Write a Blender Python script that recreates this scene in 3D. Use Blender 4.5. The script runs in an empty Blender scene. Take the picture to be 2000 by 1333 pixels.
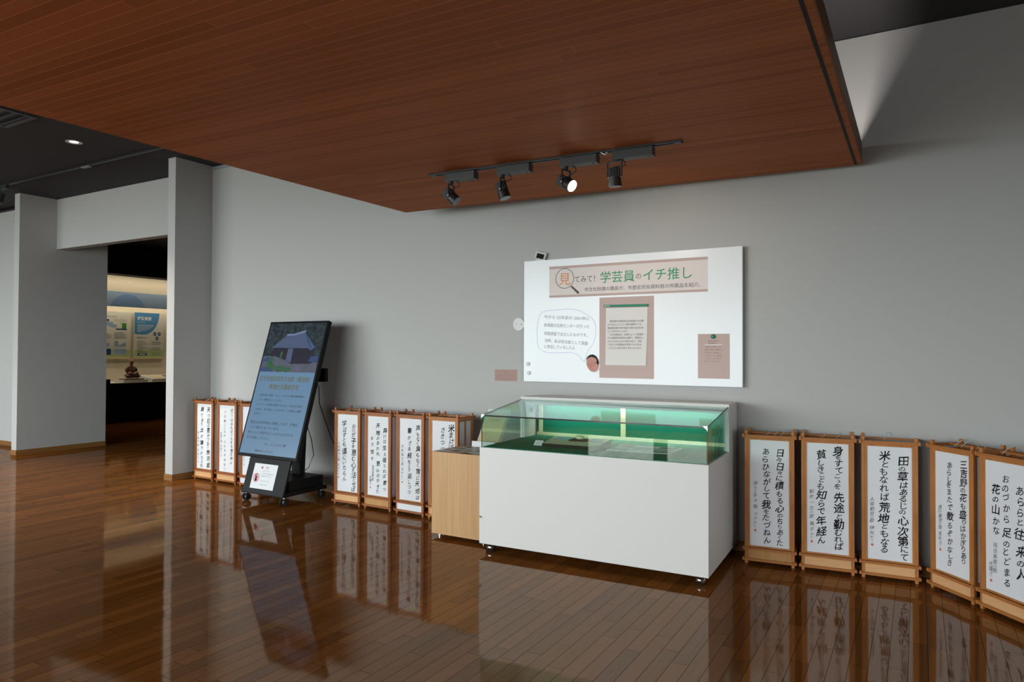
import bpy, bmesh, math, random
from mathutils import Vector, Matrix
random.seed(7)
SC = bpy.context.scene
COL = SC.collection
PI = math.pi

# ---------------------------------------------------------------- camera
YAW, PITCH, ROLL, FPX = 0.52854, 0.0154977, 0.0038259, 1359.27
fw = Vector((-math.sin(YAW)*math.cos(PITCH), math.cos(YAW)*math.cos(PITCH), math.sin(PITCH)))
rt = fw.cross(Vector((0, 0, 1))).normalized()
up = rt.cross(fw)
r2 = math.cos(ROLL)*rt + math.sin(ROLL)*up
u2 = -math.sin(ROLL)*rt + math.cos(ROLL)*up
cd = bpy.data.cameras.new('camera')
cd.sensor_width = 36.0
cd.lens = FPX/2000*36.0
cd.clip_start = 0.05
cd.clip_end = 100
cam = bpy.data.objects.new('camera', cd)
COL.objects.link(cam)
cam.matrix_world = Matrix(((r2.x, u2.x, -fw.x, 2.7715), (r2.y, u2.y, -fw.y, -5.456), (r2.z, u2.z, -fw.z, 1.5), (0, 0, 0, 1)))
SC.camera = cam

# ---------------------------------------------------------------- colour management
vs = SC.view_settings
vs.view_transform = 'Standard'
vs.look = 'None'
vs.exposure = 0.0
vs.gamma = 1.0
vs.use_curve_mapping = False
SC.cycles.use_denoising = True
SC.cycles.max_bounces = 10
SC.cycles.diffuse_bounces = 5
SC.cycles.glossy_bounces = 5
SC.cycles.transparent_max_bounces = 16
SC.cycles.caustics_reflective = False
SC.cycles.caustics_refractive = False
SC.cycles.sample_clamp_indirect = 6.0

# ---------------------------------------------------------------- daylight through the windows
SKY = 15.0
w = bpy.data.worlds.new('overcast_sky')
SC.world = w
w.use_nodes = True
nt = w.node_tree
nt.nodes.clear()
tc = nt.nodes.new('ShaderNodeTexCoord')
sp = nt.nodes.new('ShaderNodeSeparateXYZ')
rp = nt.nodes.new('ShaderNodeValToRGB')
bg = nt.nodes.new('ShaderNodeBackground')
ow = nt.nodes.new('ShaderNodeOutputWorld')
mp = nt.nodes.new('ShaderNodeMapRange')
mp.inputs[1].default_value = -1
mp.inputs[2].default_value = 1
nt.links.new(tc.outputs['Generated'], sp.inputs[0])
nt.links.new(sp.outputs[2], mp.inputs[0])
nt.links.new(mp.outputs[0], rp.inputs[0])
nt.links.new(rp.outputs[0], bg.inputs[0])
nt.links.new(bg.outputs[0], ow.inputs[0])
e = rp.color_ramp.elements
e[0].position = 0.40; e[0].color = (0.22, 0.23, 0.22, 1)
e[1].position = 0.52; e[1].color = (0.90, 0.955, 0.965, 1)
k = e.new(0.8); k.color = (0.82, 0.91, 0.99, 1)
bg.inputs[1].default_value = SKY

WIN_BACK = [(-12.6, -9.4), (-9.1, -5.9), (-5.5, -2.8), (-2.4, -0.97), (-0.80, 0.55), (0.95, 2.0)]         # x ranges of the windows in the wall behind the camera
WIN_RIGHT = [(-7.0, -4.5)]         # y ranges of the windows in the right wall
RZ1 = 2.15
TOP_BACK = [3.5, 3.5, 3.5, 2.55, 2.55, 2.55]
SILL_BACK = [0.12, 0.12, 0.9, 0.12, 0.12, 0.9]
SILL_RIGHT = [0.12]
Y_REAR, X_RIGHT, X_LEFT, Y_IN = -9.6, 6.6, -14.0, 7.0
CEIL = 3.745

def portal(name, loc, rot, sx, sy):
    l = bpy.data.lights.new(name, 'AREA')
    l.shape = 'RECTANGLE'; l.size = sx; l.size_y = sy
    l.cycles.is_portal = True
    o = bpy.data.objects.new(name, l)
    o.location = loc; o.rotation_euler = rot
    COL.objects.link(o)

for i, (a, b) in enumerate(WIN_BACK):
    portal('window_portal', ((a+b)/2, Y_REAR-0.2, (SILL_BACK[i]+TOP_BACK[i])/2), (PI/2, 0, 0), b-a, TOP_BACK[i]-SILL_BACK[i])
for i, (a, b) in enumerate(WIN_RIGHT):
    portal('window_portal', (X_RIGHT+0.2, (a+b)/2, (SILL_RIGHT[i]+RZ1)/2), (PI/2, 0, PI/2), b-a, RZ1-SILL_RIGHT[i])

def area_light(name, loc, rot, sx, sy, power, color):
    l = bpy.data.lights.new(name, 'AREA')
    l.shape = 'RECTANGLE'; l.size = sx; l.size_y = sy; l.energy = power; l.color = color
    o = bpy.data.objects.new(name, l)
    o.location = loc; o.rotation_euler = rot
    COL.objects.link(o)
    return o

# uplight strip lying in the hollow top of the wooden canopy, behind its raised right edge
area_light('cove_light', (2.385, -1.75, 2.872), (PI, 0, 0), 0.03, 3.2, 20.0, (1.0, 0.93, 0.88))
# warm strip under the top of the far wall showcase
area_light('showcase_light', (-11.76, 3.6, 3.09), (0, math.radians(20), 0), 0.06, 5.4, 17.0, (1.0, 0.86, 0.68))
area_light('showcase_light', (-12.18, 3.6, 3.09), (0, math.radians(12), 0), 0.06, 5.4, 40.0, (1.0, 0.86, 0.68))

# ---------------------------------------------------------------- colours and materials
def lin(c):
    c = c/255.0
    return c/12.92 if c <= 0.04045 else ((c+0.055)/1.055)**2.4

def S(r, g, b):
    return (lin(r), lin(g), lin(b), 1.0)

def base_mat(name):
    m = bpy.data.materials.new(name)
    m.use_nodes = True
    return m, m.node_tree.nodes, m.node_tree.links, m.node_tree.nodes['Principled BSDF']

def mat(name, col, rough=0.5, metal=0.0, spec=0.5, noise=0.0, nscale=20.0, bump=0.0):
    m, N, L, P = base_mat(name)
    P.inputs['Base Color'].default_value = col
    P.inputs['Roughness'].default_value = rough
    P.inputs['Metallic'].default_value = metal
    P.inputs['Specular IOR Level'].default_value = spec
    if noise or bump:
        t = N.new('ShaderNodeTexCoord'); n = N.new('ShaderNodeTexNoise')
        n.inputs['Scale'].default_value = nscale; n.inputs['Detail'].default_value = 4
        L.new(t.outputs['Object'], n.inputs['Vector'])
        if noise:
            mx = N.new('ShaderNodeMix'); mx.data_type = 'RGBA'
            mx.inputs[6].default_value = tuple(c*(1-noise) for c in col[:3])+(1,)
            mx.inputs[7].default_value = tuple(min(1, c*(1+noise)) for c in col[:3])+(1,)
            L.new(n.outputs[0], mx.inputs[0]); L.new(mx.outputs[2], P.inputs['Base Color'])
        if bump:
            b = N.new('ShaderNodeBump'); b.inputs['Strength'].default_value = bump
            b.inputs['Distance'].default_value = 0.002
            L.new(n.outputs[0], b.inputs['Height']); L.new(b.outputs[0], P.inputs['Normal'])
    return m

def wood(name, c1, c2, scale, rough=0.45, spec=0.4, per_object=0.0):
    """grain: noise stretched by the three scale factors"""
    m, N, L, P = base_mat(name)
    t = N.new('ShaderNodeTexCoord'); mpn = N.new('ShaderNodeMapping')
    mpn.inputs['Scale'].default_value = scale
    n = N.new('ShaderNodeTexNoise'); n.inputs['Scale'].default_value = 1.0
    n.inputs['Detail'].default_value = 5; n.inputs['Roughness'].default_value = 0.65
    r = N.new('ShaderNodeValToRGB')
    r.color_ramp.elements[0].position = 0.3; r.color_ramp.elements[0].color = c1
    r.color_ramp.elements[1].position = 0.7; r.color_ramp.elements[1].color = c2
    L.new(t.outputs['Object'], mpn.inputs[0]); L.new(mpn.outputs[0], n.inputs['Vector'])
    L.new(n.outputs[0], r.inputs[0]); L.new(r.outputs[0], P.inputs['Base Color'])
    P.inputs['Roughness'].default_value = rough
    P.inputs['Specular IOR Level'].default_value = spec
    return m

def emit(name, col, strength=1.0, gloss=True):
    m, N, L, P = base_mat(name)
    P.inputs['Base Color'].default_value = (0.01, 0.01, 0.012, 1)
    P.inputs['Roughness'].default_value = 0.25
    P.inputs['Emission Color'].default_value = col
    P.inputs['Emission Strength'].default_value = strength
    if not gloss:
        P.inputs['Specular IOR Level'].default_value = 0.0
    return m

def thin_glass(name, tint=(1, 1, 1, 1), ior=1.5):
    m, N, L, P = base_mat(name)
    N.remove(P)
    out = N['Material Output']
    tr = N.new('ShaderNodeBsdfTransparent'); tr.inputs[0].default_value = tint
    gl = N.new('ShaderNodeBsdfGlossy'); gl.inputs['Roughness'].default_value = 0.004
    gl.inputs[0].default_value = (0.88, 1.0, 1.0, 1)
    fr = N.new('ShaderNodeFresnel'); fr.inputs[0].default_value = ior
    ge = N.new('ShaderNodeNewGeometry')
    io = N.new('ShaderNodeMix'); io.inputs[2].default_value = ior; io.inputs[3].default_value = 1.0/ior
    L.new(ge.outputs['Backfacing'], io.inputs[0]); L.new(io.outputs[0], fr.inputs[0])
    mx = N.new('ShaderNodeMixShader')
    L.new(fr.outputs[0], mx.inputs[0]); L.new(tr.outputs[0], mx.inputs[1]); L.new(gl.outputs[0], mx.inputs[2])
    L.new(mx.outputs[0], out.inputs[0])
    return m

def mth(N, L, op, a, b=None, c=None):
    n = N.new('ShaderNodeMath'); n.operation = op
    for i, v in enumerate((a, b, c)):
        if v is None: continue
        if isinstance(v, (int, float)): n.inputs[i].default_value = v
        else: L.new(v, n.inputs[i])
    return n.outputs[0]

def plank_mat(name, width, length, along, dark, light, gapcol, gap, rough, ior, tilt, grain, angle=0.0, rough_var=0.0, streak=None, coat=(0.095, 0.26), coat_tint=(1, 0.90, 0.80, 1)):
    """boards of one width laid along X or Y, each with its own tone and a very slight tilt"""
    m, N, L, P = base_mat(name)
    t = N.new('ShaderNodeTexCoord')
    mpn = N.new('ShaderNodeMapping'); mpn.inputs['Rotation'].default_value = (0, 0, angle)
    L.new(t.outputs['Object'], mpn.inputs[0])
    s = N.new('ShaderNodeSeparateXYZ'); L.new(mpn.outputs[0], s.inputs[0])
    ac, al = (s.outputs[0], s.outputs[1]) if along == 'Y' else (s.outputs[1], s.outputs[0])
    u = mth(N, L, 'DIVIDE', ac, width)
    ui = mth(N, L, 'FLOOR', u); uf = mth(N, L, 'FRACT', u)
    wn1 = N.new('ShaderNodeTexWhiteNoise'); wn1.noise_dimensions = '1D'; L.new(ui, wn1.inputs['W'])
    v = mth(N, L, 'ADD', mth(N, L, 'DIVIDE', al, length), mth(N, L, 'MULTIPLY', wn1.outputs[0], 7.0))
    vi = mth(N, L, 'FLOOR', v); vf = mth(N, L, 'FRACT', v)
    cb = N.new('ShaderNodeCombineXYZ'); L.new(ui, cb.inputs[0]); L.new(vi, cb.inputs[1])
    wn = N.new('ShaderNodeTexWhiteNoise'); wn.noise_dimensions = '2D'; L.new(cb.outputs[0], wn.inputs['Vector'])
    sc = N.new('ShaderNodeSeparateColor'); L.new(wn.outputs['Color'], sc.inputs[0])
    du = mth(N, L, 'MULTIPLY', mth(N, L, 'MINIMUM', uf, mth(N, L, 'SUBTRACT', 1.0, uf)), width)
    dv = mth(N, L, 'MULTIPLY', mth(N, L, 'MINIMUM', vf, mth(N, L, 'SUBTRACT', 1.0, vf)), length)
    g = mth(N, L, 'LESS_THAN', mth(N, L, 'MINIMUM', du, dv), gap)
    # grain
    g2 = N.new('ShaderNodeMapping')
    g2.inputs['Scale'].default_value = (grain[0], grain[1], 1) if along == 'Y' else (grain[1], grain[0], 1)
    av = N.new('ShaderNodeVectorMath'); av.operation = 'ADD'
    off = N.new('ShaderNodeCombineXYZ')
    L.new(mth(N, L, 'MULTIPLY', sc.outputs[1], 37.0), off.inputs[2])
    L.new(mpn.outputs[0], g2.inputs[0]); L.new(g2.outputs[0], av.inputs[0]); L.new(off.outputs[0], av.inputs[1])
    no = N.new('ShaderNodeTexNoise'); no.inputs['Scale'].default_value = 1.0; no.inputs['Detail'].default_value = 5
    L.new(av.outputs[0], no.inputs['Vector'])
    f = mth(N, L, 'ADD', mth(N, L, 'MULTIPLY', sc.outputs[0], 0.6), mth(N, L, 'MULTIPLY', no.outputs[0], 0.42))
    mx = N.new('ShaderNodeMix'); mx.data_type = 'RGBA'
    mx.inputs[6].default_value = dark; mx.inputs[7].default_value = light
    L.new(f, mx.inputs[0])
    last = mx.outputs[2]
    if streak:
        r = N.new('ShaderNodeValToRGB')
        r.color_ramp.elements[0].position = 0.60; r.color_ramp.elements[0].color = (0, 0, 0, 1)
        r.color_ramp.elements[1].position = 0.78; r.color_ramp.elements[1].color = (0.8, 0.8, 0.8, 1)
        L.new(no.outputs[0], r.inputs[0])
        ms = N.new('ShaderNodeMix'); ms.data_type = 'RGBA'
        L.new(r.outputs[0], ms.inputs[0]); L.new(last, ms.inputs[6]); ms.inputs[7].default_value = streak
        last = ms.outputs[2]
    mg = N.new('ShaderNodeMix'); mg.data_type = 'RGBA'
    L.new(g, mg.inputs[0]); L.new(last, mg.inputs[6]); mg.inputs[7].default_value = gapcol
    L.new(mg.outputs[2], P.inputs['Base Color'])
    if rough_var:
        L.new(mth(N, L, 'ADD', rough-rough_var/2, mth(N, L, 'MULTIPLY', no.outputs[0], rough_var)), P.inputs['Roughness'])
    else:
        P.inputs['Roughness'].default_value = rough
    df = N.new('ShaderNodeBsdfDiffuse'); gs = N.new('ShaderNodeBsdfGlossy'); mxs = N.new('ShaderNodeMixShader')
    frn = N.new('ShaderNodeFresnel'); frn.inputs[0].default_value = ior
    L.new(mg.outputs[2], df.inputs[0]); gs.inputs[0].default_value = coat_tint
    if P.inputs['Roughness'].is_linked: L.new(P.inputs['Roughness'].links[0].from_socket, gs.inputs['Roughness'])
    else: gs.inputs['Roughness'].default_value = rough
    L.new(mth(N, L, 'MULTIPLY', mth(N, L, 'ADD', coat[0], mth(N, L, 'MULTIPLY', frn.outputs[0], coat[1])), mth(N, L, 'SUBTRACT', 1.0, mth(N, L, 'MULTIPLY', g, 0.75))), mxs.inputs[0])
    L.new(df.outputs[0], mxs.inputs[1]); L.new(gs.outputs[0], mxs.inputs[2])
    L.new(mxs.outputs[0], N['Material Output'].inputs[0])
    geo = N.new('ShaderNodeNewGeometry')
    tl = N.new('ShaderNodeCombineXYZ')
    wv = N.new('ShaderNodeTexNoise'); wv.inputs['Scale'].default_value = 5.0; wv.inputs['Detail'].default_value = 1
    L.new(mpn.outputs[0], wv.inputs['Vector'])
    ws = N.new('ShaderNodeSeparateColor'); L.new(wv.outputs['Color'], ws.inputs[0])
    for i in range(2):
        a = mth(N, L, 'MULTIPLY', mth(N, L, 'SUBTRACT', sc.outputs[1+i], 0.5), tilt)
        b = mth(N, L, 'MULTIPLY', mth(N, L, 'SUBTRACT', ws.outputs[i], 0.5), tilt*1.2)
        L.new(mth(N, L, 'ADD', a, b), tl.inputs[i])
    ad = N.new('ShaderNodeVectorMath'); ad.operation = 'ADD'
    L.new(geo.outputs['Normal'], ad.inputs[0]); L.new(tl.outputs[0], ad.inputs[1])
    nz = N.new('ShaderNodeVectorMath'); nz.operation = 'NORMALIZE'; L.new(ad.outputs[0], nz.inputs[0])
    L.new(nz.outputs[0], gs.inputs['Normal'])
    N.remove(P)
    return m

M = {}
M['floor'] = plank_mat('varnished_floor', 0.0825, 0.665, 'Y', (0.105, 0.034, 0.0075, 1), (0.235, 0.084, 0.019, 1),
                       (0.030, 0.012, 0.005, 1), 0.0013, 0.055, 1.55, 0.0035, (38, 2.2))
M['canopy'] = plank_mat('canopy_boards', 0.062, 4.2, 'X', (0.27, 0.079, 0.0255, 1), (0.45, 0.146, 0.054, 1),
                        (0.66, 0.23, 0.080, 1), 0.0016, 0.42, 1.5, 0.012, (60, 0.8), -0.05, 0.16, (0.27, 0.135, 0.075, 1), (0.02, 0.10))  # pale joints: light caught on the groove edges is painted into the colour
M['fascia'] = wood('canopy_fascia', (0.085, 0.034, 0.013, 1), (0.15, 0.062, 0.022, 1), (6, 1.2, 60), 0.4)
M['shadow_gap'] = mat('black_groove', (0.004, 0.003, 0.003, 1), 0.8)
M['wall'] = mat('grey_wall_covering', (0.46, 0.455, 0.45, 1), 0.75, spec=0.25, noise=0.03, nscale=180, bump=0.12)
M['ceiling'] = mat('charcoal_ceiling', (0.036, 0.035, 0.037, 1), 0.8, spec=0.3)
M['black_wall'] = mat('black_wall', (0.012, 0.011, 0.010, 1), 0.8, spec=0.2)
M['baseboard'] = wood('oak_baseboard', (0.20, 0.088, 0.026, 1), (0.30, 0.14, 0.045, 1), (3, 3, 50), 0.35)
M['trim_metal'] = mat('grey_metal_trim', (0.42, 0.45, 0.48, 1), 0.4, 0.3)
M['frame_alu'] = mat('window_aluminium', (0.10, 0.10, 0.11, 1), 0.4, 0.6)
M['window_glass'] = thin_glass('window_glass', (0.98, 1, 0.99, 1))
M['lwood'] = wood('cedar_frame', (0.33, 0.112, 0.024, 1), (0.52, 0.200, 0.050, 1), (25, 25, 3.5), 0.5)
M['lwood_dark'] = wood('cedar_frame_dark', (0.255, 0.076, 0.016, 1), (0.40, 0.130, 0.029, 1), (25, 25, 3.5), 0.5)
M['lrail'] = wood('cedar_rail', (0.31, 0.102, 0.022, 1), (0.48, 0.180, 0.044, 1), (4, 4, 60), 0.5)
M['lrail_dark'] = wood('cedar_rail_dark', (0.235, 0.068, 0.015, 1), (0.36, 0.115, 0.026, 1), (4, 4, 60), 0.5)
M['ply_pale'] = wood('pale_ply', (0.62, 0.325, 0.14, 1), (0.73, 0.41, 0.20, 1), (4, 4, 60), 0.5)
M['ply_tan'] = wood('tan_ply', (0.42, 0.20, 0.062, 1), (0.54, 0.28, 0.10, 1), (60, 60, 4), 0.5)
M['paper'] = mat('white_paper', (0.74, 0.735, 0.765, 1), 0.9, spec=0.1, noise=0.035, nscale=9)
M['ink'] = mat('black_ink', (0.012, 0.012, 0.014, 1), 0.7, spec=0.2)
M['ink_pale'] = mat('thin_ink', (0.055, 0.055, 0.06, 1), 0.8, spec=0.1)
M['seal'] = mat('vermilion_seal', (0.62, 0.12, 0.10, 1), 0.8, spec=0.1)
M['cord'] = mat('pale_cord', (0.45, 0.44, 0.42, 1), 0.7)
M['case_white'] = mat('white_laminate', (0.68, 0.655, 0.635, 1), 0.42, spec=0.4)
M['felt'] = mat('green_felt', (0.008, 0.195, 0.125, 1), 0.9, spec=0.1, noise=0.05, nscale=300)
M['cream'] = mat('cream_rail', (0.80, 0.78, 0.50, 1), 0.5)
M['hood_frame'] = mat('white_hood_frame', (0.74, 0.72, 0.70, 1), 0.4)
M['glass'] = thin_glass('case_glass', (0.90, 0.97, 0.94, 1), 1.68)
M['glass_edge'] = mat('dark_glass_edge', (0.012, 0.02, 0.022, 1), 0.15)
M['chrome'] = mat('chrome', (0.75, 0.76, 0.78, 1), 0.08, 1.0)
M['chrome_matte'] = mat('satin_metal', (0.45, 0.46, 0.49, 1), 0.35, 1.0)
M['rubber'] = mat('black_rubber', (0.012, 0.012, 0.013, 1), 0.5)
M['puck'] = emit('warm_puck_lens', (1.0, 0.97, 0.70, 1), 0.75)
M['beech'] = wood('beech_laminate', (0.47, 0.262, 0.115, 1), (0.57, 0.338, 0.160, 1), (50, 50, 1.6), 0.4)
M['beech_side'] = wood('beech_edge', (0.45, 0.27, 0.11, 1), (0.52, 0.33, 0.15, 1), (50, 50, 1.6), 0.4)
M['black_plastic'] = mat('black_plastic', (0.006, 0.006, 0.0065, 1), 0.5, spec=0.15)
M['black_steel'] = mat('black_powder_coat', (0.007, 0.007, 0.0075, 1), 0.55, spec=0.25)
M['lamp_black'] = mat('lamp_black', (0.010, 0.010, 0.010, 1), 0.45)
M['driver_grey'] = mat('driver_grey', (0.030, 0.032, 0.034, 1), 0.45)
M['track'] = mat('track_dark', (0.016, 0.017, 0.018, 1), 0.4)
M['lens_lit'] = emit('lit_lens', (1.0, 0.95, 0.86, 1), 14.0)
M['lens_off'] = mat('unlit_lens', (0.10, 0.10, 0.10, 1), 0.1)
M['board_white'] = mat('whiteboard_steel', (0.84, 0.86, 0.90, 1), 0.28, spec=0.5)
M['pink'] = mat('dusty_pink_paper', (0.58, 0.44, 0.41, 1), 0.8, spec=0.15)
M['pale_pink'] = mat('pale_pink_paper', (0.82, 0.735, 0.72, 1), 0.8, spec=0.15)
M['scroll'] = mat('grey_scroll_paper', (0.80, 0.765, 0.75, 1), 0.8, spec=0.1)
M['txt'] = mat('print_grey', (0.13, 0.12, 0.12, 1), 0.8, spec=0.1)
M['txt_pale'] = mat('print_faded', (0.26, 0.25, 0.245, 1), 0.8, spec=0.1)
M['txt_green'] = mat('print_green', (0.075, 0.36, 0.20, 1), 0.8, spec=0.1)
M['txt_orange'] = mat('print_orange', (0.76, 0.31, 0.12, 1), 0.8, spec=0.1)
M['txt_white'] = mat('print_white', (0.8, 0.8, 0.8, 1), 0.8, spec=0.1)
M['txt_rose'] = mat('print_rose', (0.33, 0.22, 0.20, 1), 0.8, spec=0.1)
M['pen_blue'] = mat('pen_blue', (0.36, 0.46, 0.80, 1), 0.8, spec=0.1)
M['pen_grey'] = mat('pen_grey', (0.22, 0.22, 0.24, 1), 0.8, spec=0.1)
M['green_rod'] = mat('green_paper_rod', (0.03, 0.27, 0.15, 1), 0.6)
M['pin_green'] = mat('green_pin', (0.01, 0.19, 0.12, 1), 0.25)
M['skin_pink'] = mat('printed_skin', (0.63, 0.31, 0.26, 1), 0.8, spec=0.1)
M['hair_print'] = mat('printed_hair', (0.03, 0.03, 0.035, 1), 0.8, spec=0.1)
M['white_plastic'] = mat('white_plastic', (0.62, 0.62, 0.62, 1), 0.4)
M['white_card'] = mat('white_card', (0.74, 0.74, 0.76, 1), 0.8, spec=0.1)
M['tan_cover'] = mat('buff_cover', (0.60, 0.48, 0.30, 1), 0.7, spec=0.15)
M['photo_dark'] = mat('printed_photo_dark', (0.07, 0.055, 0.05, 1), 0.5, noise=0.7, nscale=40)
M['photo_mid'] = mat('printed_photo_grey', (0.30, 0.31, 0.31, 1), 0.5, noise=0.4, nscale=45)
M['photo_brown'] = mat('printed_photo_brown', (0.30, 0.12, 0.05, 1), 0.5, noise=0.5, nscale=50)
M['photo_blue'] = mat('printed_photo_blue', (0.22, 0.50, 0.72, 1), 0.5, noise=0.2, nscale=30)
M['leaflet'] = mat('leaflet_paper', (0.56, 0.52, 0.49, 1), 0.45)
M['leaflet_green'] = mat('leaflet_paper_greenish', (0.55, 0.55, 0.44, 1), 0.45)
M['jade'] = mat('pale_jade', (0.62, 0.68, 0.42, 1), 0.3)
M['black_pad'] = mat('dark_pad', (0.035, 0.022, 0.018, 1), 0.9)
M['cream_panel'] = mat('cream_panel', (0.68, 0.70, 0.48, 1), 0.6)
M['red_print'] = mat('print_red', (0.55, 0.03, 0.025, 1), 0.7)
M['blue_print'] = mat('print_pale_blue', (0.55, 0.60, 0.72, 1), 0.8)
M['scr_blue'] = emit('screen_blue', S(98, 131, 160), 0.95)
M['scr_text'] = emit('screen_text_dark', S(45, 58, 74), 1.0)
M['scr_gold'] = emit('screen_text_gold', S(96, 96, 62), 1.0)
M['scr_roof'] = emit('screen_roof', S(72, 84, 112), 1.0)
M['scr_roof2'] = emit('screen_roof_side', S(60, 82, 122), 1.0)
M['scr_wall'] = emit('screen_house_wall', S(34, 34, 46), 1.0)
M['scr_door'] = emit('screen_house_door', S(76, 86, 112), 1.0)
M['scr_ridge'] = emit('screen_ridge', S(104, 118, 152), 1.0)
M['scr_bush'] = emit('screen_bush', S(50, 88, 66), 1.0)
M['scr_tarp'] = emit('screen_tarp', S(52, 70, 108), 1.0)
M['show_dark'] = mat('dark_showcase_base', (0.020, 0.0105, 0.009, 1), 0.35)
M['show_cream'] = mat('showcase_cream', (0.72, 0.64, 0.50, 1), 0.8, spec=0.1)
M['show_white'] = mat('showcase_floor_white', (0.62, 0.60, 0.55, 1), 0.6)
M['band_blue'] = mat('blue_valance', (0.30, 0.40, 0.56, 1), 0.7, spec=0.15)
M['band_blue2'] = mat('blue_valance_disc', (0.19, 0.31, 0.52, 1), 0.7, spec=0.15)
M['panel_white'] = mat('info_panel_white', (0.66, 0.64, 0.56, 1), 0.7, spec=0.15)
M['panel_blue'] = mat('info_panel_blue', (0.075, 0.24, 0.44, 1), 0.7, spec=0.15)
M['panel_navy'] = mat('info_panel_navy', (0.02, 0.055, 0.17, 1), 0.7, spec=0.15)
M['panel_green'] = mat('info_panel_green', (0.06, 0.23, 0.035, 1), 0.7, spec=0.15)
M['panel_lime'] = mat('info_panel_lime', (0.42, 0.52, 0.24, 1), 0.7, spec=0.15)
M['panel_yellow'] = mat('info_panel_yellow', (0.62, 0.54, 0.22, 1), 0.7, spec=0.15)
M['statue'] = mat('carved_wood', (0.16, 0.062, 0.026, 1), 0.45, noise=0.35, nscale=14)
M['statue_dark'] = mat('carved_wood_dark', (0.085, 0.030, 0.016, 1), 0.5)
M['show_glass'] = thin_glass('showcase_glass', (0.96, 0.97, 0.95, 1))

def screen_trees():
    m, N, L, P = base_mat('screen_trees')
    P.inputs['Base Color'].default_value = (0.01, 0.01, 0.012, 1)
    P.inputs['Roughness'].default_value = 0.25
    t = N.new('ShaderNodeTexCoord'); n = N.new('ShaderNodeTexNoise')
    n.inputs['Scale'].default_value = 22; n.inputs['Detail'].default_value = 6; n.inputs['Roughness'].default_value = 0.7
    r = N.new('ShaderNodeValToRGB')
    r.color_ramp.elements[0].position = 0.35; r.color_ramp.elements[0].color = S(16, 22, 34)
    r.color_ramp.elements[1].position = 0.75; r.color_ramp.elements[1].color = S(58, 74, 74)
    L.new(t.outputs['Object'], n.inputs['Vector']); L.new(n.outputs[0], r.inputs[0])
    L.new(r.outputs[0], P.inputs['Emission Color']); P.inputs['Emission Strength'].default_value = 1.0
    return m
M['scr_trees'] = screen_trees()

def screen_ground():
    m, N, L, P = base_mat('screen_ground')
    P.inputs['Base Color'].default_value = (0.01, 0.01, 0.012, 1)
    P.inputs['Roughness'].default_value = 0.25
    t = N.new('ShaderNodeTexCoord'); n = N.new('ShaderNodeTexNoise')
    n.inputs['Scale'].default_value = 14; n.inputs['Detail'].default_value = 5
    r = N.new('ShaderNodeValToRGB')
    r.color_ramp.elements[0].color = S(58, 62, 74); r.color_ramp.elements[1].color = S(98, 100, 116)
    L.new(t.outputs['Object'], n.inputs['Vector']); L.new(n.outputs[0], r.inputs[0])
    L.new(r.outputs[0], P.inputs['Emission Color']); P.inputs['Emission Strength'].default_value = 1.0
    return m
M['scr_ground'] = screen_ground()

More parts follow.
